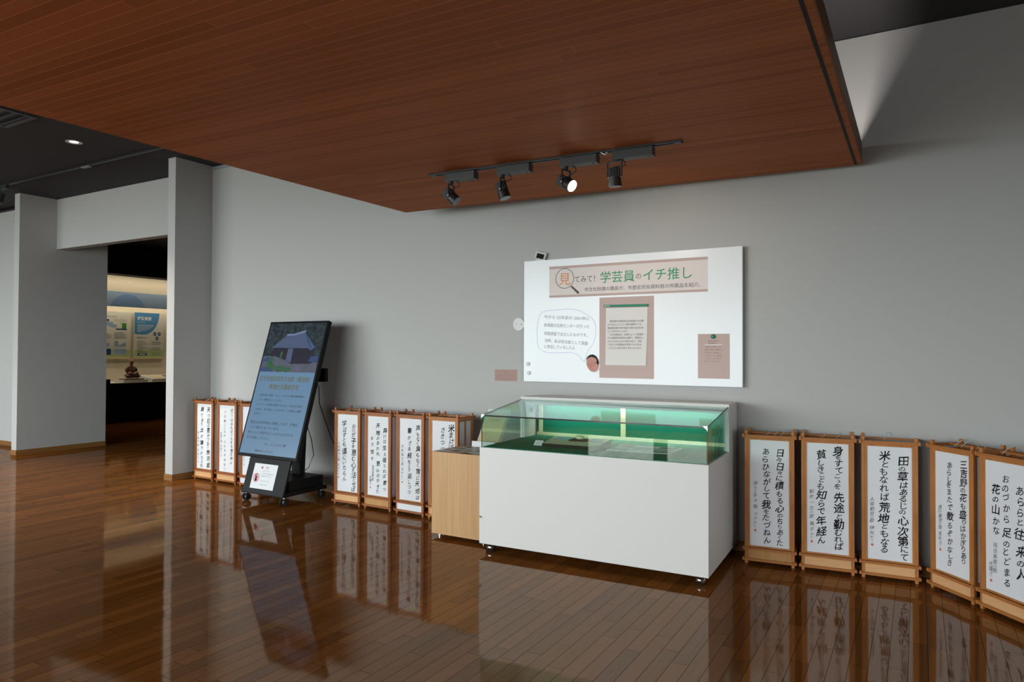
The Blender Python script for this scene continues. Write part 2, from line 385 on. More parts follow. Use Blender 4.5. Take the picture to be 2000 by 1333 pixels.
# ---------------------------------------------------------------- mesh building
class MB:
    def __init__(self, mtx=None):
        self.v = []; self.f = []; self.mi = []; self.sm = []; self.mtx = mtx; self.cur = 0
    def add(self, vs, fs, smooth=False):
        o = len(self.v)
        for p in vs:
            p = Vector(p)
            self.v.append(self.mtx @ p if self.mtx else p)
        for f in fs:
            self.f.append([i+o for i in f]); self.mi.append(self.cur); self.sm.append(smooth)
        return self
    def box(self, x0, x1, y0, y1, z0, z1, bevel=0.0):
        if bevel > 0:
            bm = bmesh.new()
            bmesh.ops.create_cube(bm, size=1)
            for q in bm.verts:
                q.co = Vector(((x0+x1)/2+q.co.x*(x1-x0), (y0+y1)/2+q.co.y*(y1-y0), (z0+z1)/2+q.co.z*(z1-z0)))
            bmesh.ops.bevel(bm, geom=list(bm.edges), offset=bevel, segments=2, profile=0.6, affect='EDGES')
            bm.verts.index_update()
            self.add([q.co.copy() for q in bm.verts], [[q.index for q in f.verts] for f in bm.faces])
            bm.free()
            return self
        vs = [(x, y, z) for x in (x0, x1) for y in (y0, y1) for z in (z0, z1)]
        return self.add(vs, [(0, 1, 3, 2), (4, 6, 7, 5), (0, 4, 5, 1), (2, 3, 7, 6), (0, 2, 6, 4), (1, 5, 7, 3)])
    def hexa(self, lo, hi):
        """lo, hi: four points each, same order around"""
        return self.add(list(lo)+list(hi), [(3, 2, 1, 0), (4, 5, 6, 7)]+[(i, (i+1) % 4, 4+(i+1) % 4, 4+i) for i in range(4)])
    def prism(self, pts, y0, y1):
        """polygon in x,z pushed from y0 to y1"""
        n = len(pts)
        vs = [(p[0], y0, p[1]) for p in pts]+[(p[0], y1, p[1]) for p in pts]
        return self.add(vs, [list(range(n)), list(range(2*n-1, n-1, -1))]+[(i, n+i, n+(i+1) % n, (i+1) % n) for i in range(n)])
    def poly(self, pts, y=0.0):
        return self.add([(p[0], y, p[1]) for p in pts], [list(range(len(pts)))])
    def rect(self, x0, x1, z0, z1, y=0.0):
        return self.poly([(x0, z0), (x1, z0), (x1, z1), (x0, z1)], y)
    def cyl(self, a, b, ra, rb=None, n=20, cap=True):
        a = Vector(a); b = Vector(b); rb = ra if rb is None else rb
        d = (b-a).normalized()
        t = Vector((0, 0, 1)) if abs(d.z) < 0.9 else Vector((1, 0, 0))
        p = d.cross(t).normalized(); q = d.cross(p)
        vs = []
        for c, r in ((a, ra), (b, rb)):
            for i in range(n):
                an = 2*PI*i/n
                vs.append(c+p*math.cos(an)*r+q*math.sin(an)*r)
        self.add(vs, [(i, (i+1) % n, n+(i+1) % n, n+i) for i in range(n)], True)
        if cap:
            self.add(vs[:n], [list(range(n-1, -1, -1))]); self.add(vs[n:], [list(range(n))])
        return self
    def tube(self, pts, r, n=8):
        pts = [Vector(p) for p in pts]
        rings = []
        for i, p in enumerate(pts):
            d = (pts[min(i+1, len(pts)-1)]-pts[max(i-1, 0)]).normalized()
            t = Vector((0.13, 0.31, 0.94)) if abs(d.z) < 0.9 else Vector((1, 0.1, 0))
            a = d.cross(t).normalized(); b = d.cross(a)
            rings.append([p+a*math.cos(2*PI*j/n)*r+b*math.sin(2*PI*j/n)*r for j in range(n)])
        vs = [q for ring in rings for q in ring]
        fs = [(i*n+j, i*n+(j+1) % n, (i+1)*n+(j+1) % n, (i+1)*n+j) for i in range(len(pts)-1) for j in range(n)]
        self.add(vs, fs, True)
        self.add(rings[0], [list(range(n))]); self.add(rings[-1], [list(range(n))])
        return self
    def ball(self, c, r, n=16, m=10, sc=(1, 1, 1)):
        c = Vector(c); vs = []; fs = []
        for i in range(m+1):
            th = PI*i/m
            for j in range(n):
                ph = 2*PI*j/n
                vs.append(c+Vector((math.sin(th)*math.cos(ph)*r*sc[0], math.sin(th)*math.sin(ph)*r*sc[1], math.cos(th)*r*sc[2])))
        for i in range(m):
            for j in range(n):
                fs.append((i*n+j, (i+1)*n+j, (i+1)*n+(j+1) % n, i*n+(j+1) % n))
        return self.add(vs, fs, True)
    def build(self, name, mats, parent=None, loc=None):
        me = bpy.data.meshes.new(name)
        me.from_pydata([tuple(p) for p in self.v], [], self.f)
        if not isinstance(mats, (list, tuple)): mats = [mats]
        for q in mats: me.materials.append(M[q] if isinstance(q, str) else q)
        me.polygons.foreach_set('material_index', self.mi)
        me.polygons.foreach_set('use_smooth', self.sm)
        me.update()
        o = bpy.data.objects.new(name, me)
        COL.objects.link(o)
        if parent: o.parent = parent
        if loc: o.location = loc
        return o

def thing(name, label, cat, loc=(0, 0, 0), rz=0.0, group=None):
    o = bpy.data.objects.new(name, None)
    o.empty_display_size = 0.1
    COL.objects.link(o); o.location = loc; o.rotation_euler = (0, 0, rz)
    return tag(o, label, cat, group)

def tag(o, label, cat, group=None):
    o['label'] = label; o['category'] = cat
    if group: o['group'] = group
    return o

def struct(o):
    o['kind'] = 'structure'
    return o

def dup(o, parent=None):
    c = o.copy(); COL.objects.link(c)
    if parent: c.parent = parent
    for ch in list(o.children): dup(ch, c)
    return c

# ---------------------------------------------------------------- lettering
_g = {}
_tc = bpy.data.curves.new('glyph_source', 'FONT')
_tc.resolution_u = 2
_to = bpy.data.objects.new('glyph_source', _tc)
COL.objects.link(_to)
def glyph(ch, bold=0.0):
    key = (ch, bold)
    if key not in _g:
        _tc.body = ch; _tc.offset = bold
        bpy.context.view_layer.update()
        me = bpy.data.meshes.new_from_object(_to.evaluated_get(bpy.context.evaluated_depsgraph_get()))
        vs = [(q.co.x, q.co.y) for q in me.vertices]
        fs = [list(p.vertices) for p in me.polygons]
        bpy.data.meshes.remove(me)
        _g[key] = (vs, fs, max([q[0] for q in vs])+0.06 if vs else 0.4)
    return _g[key]

def wide(ch):
    return ord(ch) > 0x2000

def line(mb, s, x, z, size, y=0.0, width=None, bold=0.0, slope=0.0):
    """one line of print, left to right, baseline at z; width fits the whole line"""
    adv = [1.0 if wide(c) else (0.3 if c == ' ' else glyph(c, bold)[2]) for c in s]
    tot = sum(adv)*size
    kx = width/tot if width else 1.0
    cx = x
    for c, a in zip(s, adv):
        if c not in ' \u3000':
            vs, fs, _ = glyph(c, bold)
            mb.add([(cx+p[0]*size*kx, y, z+p[1]*size+slope*(cx-x)) for p in vs], fs)
        cx += a*size*kx
    return cx

KANJI = lambda c: 0x4e00 <= ord(c) <= 0x9fff
def brush_column(mb, s, xc, ztop, zbot, cw, y, seed, bold=0.02):
    """a column of brush writing, top to bottom: big leaning kanji, smaller kana"""
    rnd = random.Random(seed)
    wts = []
    for c in s:
        wts.append(1.22 if KANJI(c) else (0.45 if c in ' \u3000' else (0.62 if c in 'のしくこをりと々ゝ' else 0.86)))
        wts[-1] *= rnd.uniform(0.88, 1.12)
    tot = sum(wts); z = ztop
    for c, q in zip(s, wts):
        a = (ztop-zbot)*q/tot
        if c not in ' \u3000':
            kj = KANJI(c)
            sz = min(cw*(1.15 if kj else 0.92), a*1.12)
            sx = min(cw*(1.12 if kj else 0.9), a*1.35)
            vs, fs, _ = glyph(c)
            sh = rnd.uniform(0.06, 0.2); sk = rnd.uniform(-0.02, 0.16); ph = rnd.uniform(0, 6)
            dx = rnd.uniform(-0.10, 0.10)*cw
            out = []
            for gx, gy in vs:
                gx -= 0.5; gy -= 0.37
                wx = gx+sk*gy+0.035*math.sin(5*gy+ph)
                wz = gy+sh*gx+0.035*math.sin(5*gx+ph*1.7)
                out.append((xc+dx+wx*sx, y, z-a/2+wz*sz))
            mb.add(out, fs)
            if bold > 0.01:
                th = (0.034 if kj else 0.024)*rnd.uniform(0.7, 1.35)
                for k_, (ox_, oz_) in enumerate(((0.9, 0.7), (0.45, 0.95))):
                    mb.add([(p[0]+ox_*th*sx, y-0.0003*(k_+1), p[2]-oz_*th*sz) for p in out], fs)
        z -= a
    return mb
# ================================================================ THE SETTING
def quad_slab(name, pts, z0, z1, m):
    mb = MB(); mb.hexa([(p[0], p[1], z0) for p in pts], [(p[0], p[1], z1) for p in pts])
    return struct(mb.build(name, m))

def box_struct(name, x0, x1, y0, y1, z0, z1, m):
    return struct(MB().box(x0, x1, y0, y1, z0, z1).build(name, m))

box_struct('floor', X_LEFT-0.2, X_RIGHT+0.2, Y_REAR-0.2, Y_IN+0.2, -0.1, 0.0, 'floor')
box_struct('ceiling', X_LEFT-0.2, X_RIGHT+0.2, Y_REAR-0.2, Y_IN+0.2, CEIL, CEIL+0.1, 'ceiling')
P2A, P2B, P2Y = -4.787, -4.650, -0.488
P1A, P1B, P1Y, P1E = -8.4516, -8.3107, -0.443, 0.812
WTOP = 3.715
box_struct('wall_back', P2B, X_RIGHT, 0.0, 0.18, 0.0, 3.738, 'wall')
box_struct('wall_back_left', X_LEFT, P1A, 0.0, 0.18, 0.0, 3.69, 'wall')
box_struct('wall_pier', P2A, P2B, P2Y, 0.60, 0.0, CEIL, 'wall')
box_struct('wall_pier_left', P1A, P1B, P1Y, P1E, 0.0, CEIL, 'wall')
box_struct('wall_header', P1B, P2A, 0.057, 0.191, 3.0015, CEIL, 'wall')
box_struct('wall_left', X_LEFT-0.15, X_LEFT, Y_REAR, Y_IN, 0.0, CEIL, 'wall')
box_struct('wall_inner_back', X_LEFT, P2B, Y_IN, Y_IN+0.15, 0.0, CEIL, 'black_wall')
box_struct('wall_inner_right', P2B, P2B+0.15, 0.60, Y_IN, 0.0, CEIL, 'black_wall')

def wall_with_openings(name, along, pos, thick, lo, hi, opens, sills, tops, m):
    """a wall pierced by window openings, as one mesh"""
    mb = MB(); cuts = [lo]
    for a, b in opens: cuts += [a, b]
    cuts.append(hi)
    def bx(a, b, c, d):
        if along == 'X': mb.box(a, b, pos, pos+thick, c, d)
        else: mb.box(pos, pos+thick, a, b, c, d)
    for i in range(0, len(cuts), 2): bx(cuts[i], cuts[i+1], 0.0, CEIL)
    for (a, b), z0, z1 in zip(opens, sills, tops): bx(a, b, 0.0, z0); bx(a, b, z1, CEIL)
    return struct(mb.build(name, m))
wall_with_openings('wall_rear', 'X', Y_REAR-0.15, 0.15, X_LEFT, X_RIGHT, WIN_BACK, SILL_BACK, TOP_BACK, 'wall')
wall_with_openings('wall_right', 'Y', X_RIGHT, 0.15, Y_REAR, 0.0, WIN_RIGHT, SILL_RIGHT, [RZ1], 'wall')

wn_ = 0
def window(along, pos, a, b, z0, z1):
    global wn_
    wn_ += 1
    wide_ = b-a > 1.6
    fr = MB(); gl = MB(); t = 0.045
    def bx(q, p0, p1, d0, d1, c, d):
        if along == 'X': q.box(p0, p1, pos+d0, pos+d1, c, d)
        else: q.box(pos+d0, pos+d1, p0, p1, c, d)
    mid = (a+b)/2
    for p0, p1, c, d in ((a, a+t, z0, z1), (b-t, b, z0, z1), (a+t, b-t, z0, z0+t), (a+t, b-t, z1-t, z1)) + (((mid-t/2, mid+t/2, z0+t, z1-t),) if wide_ else ()):
        bx(fr, p0, p1, 0.04, 0.10, c, d)
    if wide_: bx(gl, a+t, mid-t/2, 0.066, 0.074, z0+t, z1-t); bx(gl, mid+t/2, b-t, 0.066, 0.074, z0+t, z1-t)
    else: bx(gl, a+t, b-t, 0.066, 0.074, z0+t, z1-t)
    o = struct(fr.build('window_%d' % wn_, 'frame_alu'))
    gl.build('pane', 'window_glass', o)
for (a, b), z0, z1 in zip(WIN_BACK, SILL_BACK, TOP_BACK): window('X', Y_REAR-0.15, a, b, z0, z1)
for (a, b), z0 in zip(WIN_RIGHT, SILL_RIGHT): window('Y', X_RIGHT, a, b, z0, RZ1)

BH, BT = 0.070, 0.008
def base(name, x0, x1, y0, y1):
    struct(MB().box(x0, x1, y0, y1, 0.0, BH).build(name, 'baseboard'))
base('baseboard_back', P2B+BT, X_RIGHT, -BT, 0.0)
base('baseboard_back_left', X_LEFT, P1A-BT, -BT, 0.0)
def base_u(name, xa, xb, ya, yb):
    mb = MB()
    mb.box(xa-BT, xb+BT, ya-BT, ya, 0, BH); mb.box(xb, xb+BT, ya, yb, 0, BH); mb.box(xa-BT, xa, ya, min(yb, -BT) if xa < -8 else 0.05, 0, BH)
    struct(mb.build(name, 'baseboard'))
base_u('baseboard_pier', P2A, P2B, P2Y, -BT)
base_u('baseboard_pier_left', P1A, P1B, P1Y, P1E)
# pale strip painted in for the lit gap above the wall beside the pier
struct(MB().box(P2B, -1.5, -0.012, 0.0, 3.700, 3.738).build('lit_gap_strip', 'trim_metal'))
struct(MB().box(X_LEFT, P1A, -0.02, 0.0, 3.690, 3.712).build('trim_2', 'ceiling'))

# ---------------------------------------------------------------- suspended wooden canopy (hollow on top)
CZ, CH = 2.807, 0.1445
A = (-1.387, -0.3275); B = (2.4418, -0.0981); YB = -6.4
Cc = (2.437, YB); D = (-1.515, YB)
mb = MB()
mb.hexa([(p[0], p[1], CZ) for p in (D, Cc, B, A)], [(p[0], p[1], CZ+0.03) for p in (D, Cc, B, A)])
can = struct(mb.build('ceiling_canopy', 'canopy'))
can.location = (0, 0, 0)
mb = MB()
T = 0.028
def rim(p, q, inn):
    mb.hexa([(p[0], p[1], CZ+0.03), (q[0], q[1], CZ+0.03), (q[0]+inn[0], q[1]+inn[1], CZ+0.03), (p[0]+inn[0], p[1]+inn[1], CZ+0.03)],
            [(p[0], p[1], CZ+CH), (q[0], q[1], CZ+CH), (q[0]+inn[0], q[1]+inn[1], CZ+CH), (p[0]+inn[0], p[1]+inn[1], CZ+CH)])
rim(Cc, B, (-T, 0)); rim(A, D, (T, 0)); rim(D, Cc, (0, T)); rim(B, A, (0, -T))
mb.build('fascia', 'fascia', can)
# black shadow groove near the right edge of the underside
mb = MB()
g0, g1 = 0.030, 0.047
mb.hexa([(Cc[0]-g1, YB, CZ-0.0008), (Cc[0]-g0, YB, CZ-0.0008), (B[0]-g0, B[1]-0.012, CZ-0.0008), (B[0]-g1, B[1]-0.012, CZ-0.0008)],
        [(Cc[0]-g1, YB, CZ+0.004), (Cc[0]-g0, YB, CZ+0.004), (B[0]-g0, B[1]-0.012, CZ+0.004), (B[0]-g1, B[1]-0.012, CZ+0.004)])
mb.build('shadow_groove', 'shadow_gap', can)
for i, (n, p, q, inn) in enumerate((('hanger', 0, 0, 0),)):
    pass
for hx, hy in ((-1.0, -0.9), (2.0, -0.9), (-1.0, -5.6), (2.0, -5.6)):
    MB().cyl((hx, hy, CZ+0.03), (hx, hy, CEIL), 0.008, n=8).build('hanger_rod', 'track', can)

# ================================================================ LIGHT FITTINGS
# track let into the canopy, turned with it
TA = Vector((-0.345, -1.335, CZ)); TB = Vector((1.521, -1.249, CZ))
tdir = (TB-TA).normalized(); tang = math.atan2(tdir.y, tdir.x); tlen = (TB-TA).length
trk = thing('lighting_track', 'long black lighting track across the underside of the wooden canopy', 'track', (TA.x, TA.y, TA.z-0.012), tang)
mb = MB(); mb.box(0, tlen, -0.024, -0.012, 0.0, 0.0118); mb.box(0, tlen, 0.012, 0.024, 0.0, 0.0118); mb.box(0, tlen, -0.012, 0.012, 0.006, 0.0118)
mb.build('rail', 'track', trk)
MB().box(tlen-0.05, tlen-0.008, -0.011, 0.011, -0.002, 0.005).build('end_cap', 'driver_grey', trk)
MB().box(0.008, 0.06, -0.011, 0.011, -0.002, 0.005).build('end_cap', 'driver_grey', trk)
jc = MB(); jx = 1.37
jc.tube([(jx-0.02, -0.02, -0.003), (jx-0.005, -0.022, -0.012), (jx+0.01, -0.02, -0.02)], 0.006, 6)
jc.tube([(jx-0.02, -0.01, -0.003), (jx+0.0, -0.012, -0.01), (jx+0.02, -0.01, -0.004)], 0.006, 6)
jc.build('metal_clip', 'chrome_matte', trk)

def spot(s, blen, aim, label, style, lit):
    """driver box clipped to the track at distance s, head hung below its left end and turned to aim"""
    o = TA+tdir*s; zt = CZ-0.0125
    root = thing('track_spotlight', label, 'spotlight', (o.x, o.y, zt), tang, 'spotlights on the canopy track')
    MB().box(0.0, blen, -0.036, 0.030, -0.062, -0.0045, 0.003).build('driver_box', 'driver_grey', root)
    MB().cyl((blen-0.03, -0.01, -0.0645), (blen-0.03, -0.01, -0.0615), 0.009, n=14).build('socket', 'lamp_black', root)
    MB().box(0.01, 0.05, -0.012, 0.012, -0.0045, 0.0001).build('track_clip', 'lamp_black', root)
    MB().box(blen-0.06, blen-0.02, -0.012, 0.012, -0.0045, 0.0001).build('track_clip', 'lamp_black', root)
    pz = -0.062
    px = 0.035 if style != 'fins' else 0.005
    a = Vector(aim).normalized()
    inv = Matrix.Rotation(-tang, 3, 'Z'); a = inv @ a
    pivot = Vector((px, -0.003, pz-0.105))
    side = a.cross(Vector((0, 0, 1)))
    side = side.normalized() if side.length > 0.05 else Vector((0, -1, 0))
    if style == 'fins': side = Vector((1, 0, 0))
    R, Ln = 0.040, 0.105
    f = MB()
    if style == 'fins':
        for sg in (-1, 1):
            q = pivot+side*sg*(R+0.008)
            f.box(q.x-0.002, q.x+0.002, q.y-0.008, q.y+0.008, q.z-0.004, pz-0.006)
        f.box(pivot.x-R-0.010, pivot.x+R+0.010, -0.012, 0.006, pz-0.010, pz-0.004)
        f.cyl((px+0.02, -0.003, pz-0.006), (px+0.02, -0.003, pz+0.001), 0.012, n=14)
    else:
        for sg in (-1, 1):
            q = pivot+side*sg*(R+0.004)
            f.tube([q-Vector((0, 0, 0.012)), q+Vector((0, 0, 0.035)), Vector((px+(q.x-px)*0.9, pivot.y+(q.y-pivot.y)*0.9, pz-0.02))], 0.006, 6)
        p0 = Vector((px, -0.003, pz-0.022)); f.cyl(p0-side*(R+0.005), p0+side*(R+0.005), 0.006, n=8)
        f.cyl((px, -0.003, pz+0.001), (px, -0.003, pz-0.024), 0.014, n=14)
    f.build('yoke', 'lamp_black', root)
    h = MB()
    back, front = pivot-a*Ln*0.55, pivot+a*Ln*0.50
    mid = pivot+a*Ln*0.0
    h.cyl(mid, front, R*0.98, R*1.05, 28)
    h.cyl(front, front+a*0.008, R*1.08, R*1.08, 28)
    # finned heat sink behind
    t1 = side; t2 = a.cross(t1).normalized()
    h.cyl(back, mid, R*0.45, R*0.9, 20)
    for i in range(-3, 4):
        off = i*R*0.27
        hw = math.sqrt(max(0.0, R*R-off*off))*0.98
        c = [back+t1*(off-0.0022), back+t1*(off+0.0022), mid+t1*(off+0.0022), mid+t1*(off-0.0022)]
        h.hexa([p-t2*hw for p in c], [p+t2*hw for p in c])
    head = h.build('lamp_head', 'lamp_black', root)
    MB().cyl(front+a*0.0065, front+a*0.0095, R*0.96, R*0.96, 28).build('lens', 'lens_lit' if lit else 'lens_off', head)
    for sg in (-1, 1):
        MB().cyl(pivot+side*sg*(R*0.9), pivot+side*sg*(R+0.011), 0.005, n=10).build('pivot_screw', 'chrome_matte', head)
    c0 = Vector((px+0.05, -0.005, pz-0.001)); e0 = back+t2*0.01
    MB().tube([c0, c0+Vector((0.022, -0.004, -0.018)), c0+Vector((0.026, -0.006, -0.034)), (c0+e0)/2+Vector((0.022, 0, -0.018)), e0+Vector((0.006, 0, 0.006)), e0], 0.0042, 6).build('power_lead', 'lamp_black', root)
    if lit:
        l = bpy.data.lights.new('board_glow', 'SPOT')
        l.energy = 14; l.spot_size = math.radians(95); l.spot_blend = 0.9; l.shadow_soft_size = 0.03; l.color = (1.0, 0.86, 0.72)
        lo = bpy.data.objects.new('board_glow', l); COL.objects.link(lo)
        wp = root.matrix_basis @ (front+a*0.03)
        lo.location = wp
        lo.rotation_euler = Vector((0.30, 1.35, -0.55)).to_track_quat('-Z', 'Y').to_euler()  # added glow on the board and wall, turned away from the head's own aim
    return root
spot(0.155, 0.245, (0.70, 0.10, -0.68), 'unlit black spotlight tilted to the right, first on the left of the canopy track', 'yoke', False)
spot(0.580, 0.255, (0.32, 0.05, -0.94), 'unlit black spotlight pointing almost straight down, left neighbour of the lit spotlight', 'yoke', False)
spot(1.060, 0.262, (0.85, -0.20, -0.50), 'black track spotlight that is switched on, glowing white lens', 'yoke', True)
spot(1.430, 0.262, (0.03, 0.10, -0.99), 'black spotlight with bare cooling fins, at the right end of the canopy track', 'fins', False)

# recessed downlight in the dark ceiling
dl = thing('downlight', 'round recessed downlight shining in the dark ceiling left of the wooden canopy', 'downlight', (-5.081, -1.391, CEIL), 0)
mb = MB(); n = 28
for r0, r1, z0, z1 in ((0.082, 0.070, -0.004, -0.004), (0.070, 0.045, -0.004, -0.0005)):
    vs = [(r0*math.cos(2*PI*i/n), r0*math.sin(2*PI*i/n), z0) for i in range(n)]+[(r1*math.cos(2*PI*i/n), r1*math.sin(2*PI*i/n), z1) for i in range(n)]
    mb.add(vs, [(i, (i+1) % n, n+(i+1) % n, n+i) for i in range(n)], True)
mb.cyl((0, 0, -0.004), (0, 0, 0), 0.084, n=28, cap=False)
mb.build('reflector_ring', mat('downlight_reflector', (0.75, 0.73, 0.72, 1), 0.2, 0.6), dl)
MB().cyl((0, 0, -0.0012), (0, 0, -0.0006), 0.045, n=24).build('lamp', emit('downlight_glow', (1, 0.97, 0.93, 1), 3.0), dl)
for dx, dy in ((-5.081, -1.391), (-8.1, -2.3)):
    l = bpy.data.lights.new('downlight_beam', 'SPOT')
    l.energy = 330; l.spot_size = math.radians(86); l.spot_blend = 1.0; l.shadow_soft_size = 0.05; l.color = (1.0, 0.90, 0.76)
    lo = bpy.data.objects.new('downlight_beam', l); COL.objects.link(lo); lo.location = (dx, dy, CEIL-0.02)

# air grille and a second track on the dark ceiling
vg = thing('ceiling_air_grille', 'dark square air grille in the black ceiling beside the canopy edge', 'vent', (-4.84, -2.30, CEIL), 0)
mb = MB()
for x0, x1, y0, y1 in ((-0.3, 0.3, 0.26, 0.30), (-0.3, 0.3, -0.3, -0.26), (-0.3, -0.26, -0.26, 0.26), (0.26, 0.3, -0.26, 0.26)):
    mb.box(x0, x1, y0, y1, -0.012, -0.0005)
mb.build('grille_frame', mat('grille_grey', (0.045, 0.045, 0.047, 1), 0.5), vg)
for i in range(5):
    y = -0.2+i*0.1
    MB().hexa([(-0.26, y, -0.012), (0.26, y, -0.012), (0.26, y+0.008, -0.012), (-0.26, y+0.008, -0.012)],
              [(-0.26, y+0.05, -0.001), (0.26, y+0.05, -0.001), (0.26, y+0.058, -0.001), (-0.26, y+0.058, -0.001)]).build('louvre', 'driver_grey', vg)
ct = thing('ceiling_track', 'thin black lighting track along the dark ceiling above the doorway', 'track', (-9.5, -0.815, CEIL), 0)
MB().box(0, 5.3, -0.017, 0.017, -0.020, -0.0005).build('rail', 'track', ct)
MB().box(3.50, 3.68, -0.02, 0.02, -0.034, -0.0205).build('joiner', mat('joiner_grey', (0.22, 0.22, 0.21, 1), 0.4), ct)
ro = thing('ceiling_spotlight', 'small black spotlight under the dark ceiling at the far left', 'spotlight', (-7.93, -0.815, CEIL-0.021), 0)
MB().box(-0.10, 0.10, -0.02, 0.02, -0.045, -0.001).build('driver_box', 'driver_grey', ro)
MB().cyl((-0.08, 0, -0.044), (-0.08, 0, -0.12), 0.009, n=10).build('stem', 'driver_grey', ro)
hd = MB().cyl((-0.08, 0.02, -0.10), (-0.05, -0.03, -0.235), 0.045, 0.042, 20).build('lamp_head', 'driver_grey', ro)
MB().cyl((-0.0498, -0.0305, -0.2355), (-0.0494, -0.031, -0.237), 0.037, 0.037, 20).build('lens', 'lens_off', hd)
# ================================================================ PAPER LANTERNS
LW, LD, LH = 0.330, 0.235, 0.945
_lan = {}
def lantern_mesh(key, fn):
    """one mesh per distinct piece, shared by every lantern"""
    if key not in _lan:
        o = fn()
        _lan[key] = o.data
        bpy.data.objects.remove(o)
    return _lan[key]

def put(name, key, fn, parent, loc=(0, 0, 0), rz=0.0):
    me = lantern_mesh(key, fn)
    o = bpy.data.objects.new(name, me); COL.objects.link(o)
    o.parent = parent; o.location = loc; o.rotation_euler = (0, 0, rz)
    return o

PS = 0.020          # post section
PW, PZ0, PZ1 = 0.262, 0.128, 0.880
def lantern(x, y, ang, label, group, cols, small, dark=False, panels='pale', cords=(), seal=True, tail_z=None):
    """x, y: middle of the front foot line"""
    a = math.radians(ang)
    root = thing('paper_lantern', label, 'lantern', (x-math.sin(a)*LD/2, y+math.cos(a)*LD/2, 0), a, group)
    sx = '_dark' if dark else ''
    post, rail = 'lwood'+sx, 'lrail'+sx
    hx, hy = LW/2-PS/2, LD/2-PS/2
    for px in (-hx, hx):
        for py in (-hy, hy):
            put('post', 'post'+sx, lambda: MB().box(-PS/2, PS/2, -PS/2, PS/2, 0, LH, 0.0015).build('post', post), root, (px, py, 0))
    # rails: long ones front and back, short ones on the sides, at three heights
    for nm, zc, t in (('bottom_rail', 0.031, 0.018), ('middle_rail', 0.106, 0.018), ('top_rail', 0.906, 0.021)):
        for sg in (-1, 1):
            put(nm, 'long%s%s' % (nm, sx), lambda: MB().box(-LW/2-0.0165, LW/2+0.0165, -0.006, 0.006, -t/2, t/2, 0.0012).build(nm, rail), root,
                (0, sg*(LD/2+0.0062), zc))
            dz = 0.014 if nm == 'top_rail' else 0.0
            put(nm, 'short%s%s' % (nm, sx), lambda: MB().box(-0.006, 0.006, -LD/2-0.02, LD/2+0.02, -t/2, t/2, 0.0012).build(nm, rail), root,
                (sg*(LW/2+0.0062), 0, zc+0.006))
    # front and back framed paper
    def pframe(w_, t, dep):
        q = MB()
        q.box(-w_/2-t, -w_/2, -dep/2, dep/2, 0.117, 0.893); q.box(w_/2, w_/2+t, -dep/2, dep/2, 0.117, 0.893)
        q.box(-w_/2, w_/2, -dep/2, dep/2, 0.117, PZ0); q.box(-w_/2, w_/2, -dep/2, dep/2, PZ1, 0.893)
        return q
    for sg in (-1, 1):
        put('panel_frame', 'pf'+sx, lambda: pframe(PW, 0.0145, 0.012).build('panel_frame', post), root, (0, sg*(LD/2-0.009), 0))
        pp = put('paper_panel', 'pp', lambda: MB().box(-PW/2, PW/2, -0.001, 0.001, PZ0, PZ1).build('paper_panel', 'paper'), root, (0, sg*(LD/2-0.010), 0))
        if sg == -1: front = pp
        put('base_board', 'bb'+panels, lambda: MB().box(-LW/2+PS, LW/2-PS, -0.003, 0.003, 0.0405, 0.0965).build('base_board', {'pale': 'ply_pale', 'tan': 'ply_tan', 'white': 'paper'}[panels]), root, (0, sg*(LD/2+0.0015), 0))
    sw = LD-2*PS-0.02
    for sg in (-1, 1):
        def sf():
            q = pframe(sw, 0.009, 0.010); q.box(-0.008, 0.008, -0.005, 0.005, PZ0, PZ1)
            return q.build('panel_frame', post)
        put('panel_frame', 'sf'+sx, sf, root, (sg*(LW/2-0.009), 0, 0), PI/2)
        put('paper_panel', 'sp', lambda: MB().box(-sw/2, sw/2, -0.0008, 0.0008, PZ0, PZ1).build('paper_panel', 'paper'), root, (sg*(LW/2-0.0105), 0, 0), PI/2)
    put('base_floor', 'bf', lambda: MB().box(-LW/2+PS, LW/2-PS, -LD/2+PS, LD/2-PS, 0.098, 0.110).build('base_floor', 'ply_tan'), root)
    # bars across the open top
    put('top_bar', 'tb'+sx, lambda: MB().box(-LW/2+0.005, LW/2-0.005, -0.007, 0.007, 0.912, 0.924).build('top_bar', rail), root, (0, 0.025, 0))
    # brush writing
    yy = -0.0016
    zt = lambda f: PZ1-(PZ1-PZ0)*f
    for i, (s, xf, t0, t1, cw) in enumerate(cols):
        brush_column(MB(), s, -PW/2+PW*xf, zt(t0), zt(t1), cw, yy, hash_seed(s)+i, 0.026).build('calligraphy', 'ink', front)
    if small:
        for s, xf, t0, t1 in small:
            brush_column(MB(), s, -PW/2+PW*xf, zt(t0), zt(t1), 0.026, yy, hash_seed(s), 0.004).build('signature', 'ink_pale', front)
        if seal:
            s, xf, t0, t1 = small[-1]
            X0 = -PW/2+PW*xf; Z0 = zt(t1)-0.012
            MB().rect(X0-0.007, X0+0.007, Z0-0.014, Z0, yy).build('red_seal', 'seal', front)
    for cx, kind in cords:
        q = MB()
        if kind == 'loop':
            q.tube([(cx-0.03+0.006*i, -0.10+0.012*i, 0.925+0.045*math.sin(PI*i/10)) for i in range(11)], 0.0022, 6)
        else:
            q.tube([(cx-0.012, -0.125, 0.905), (cx-0.010, -0.126, 0.921), (cx, -0.115, 0.924), (cx+0.012, -0.10, 0.930), (cx+0.018, -0.09, 0.952), (cx+0.024, -0.08, 0.946)], 0.0024, 6)
        q.build('cord', 'cord', root)
    return root

def hash_seed(s):
    h = 7
    for c in s: h = (h*31+ord(c)) % 100003
    return h

GA, GB, GC = 'lanterns beside the left pier', 'lanterns left of the wooden box', 'lanterns on the right of the display case'
R_, L_ = 0.74, 0.40
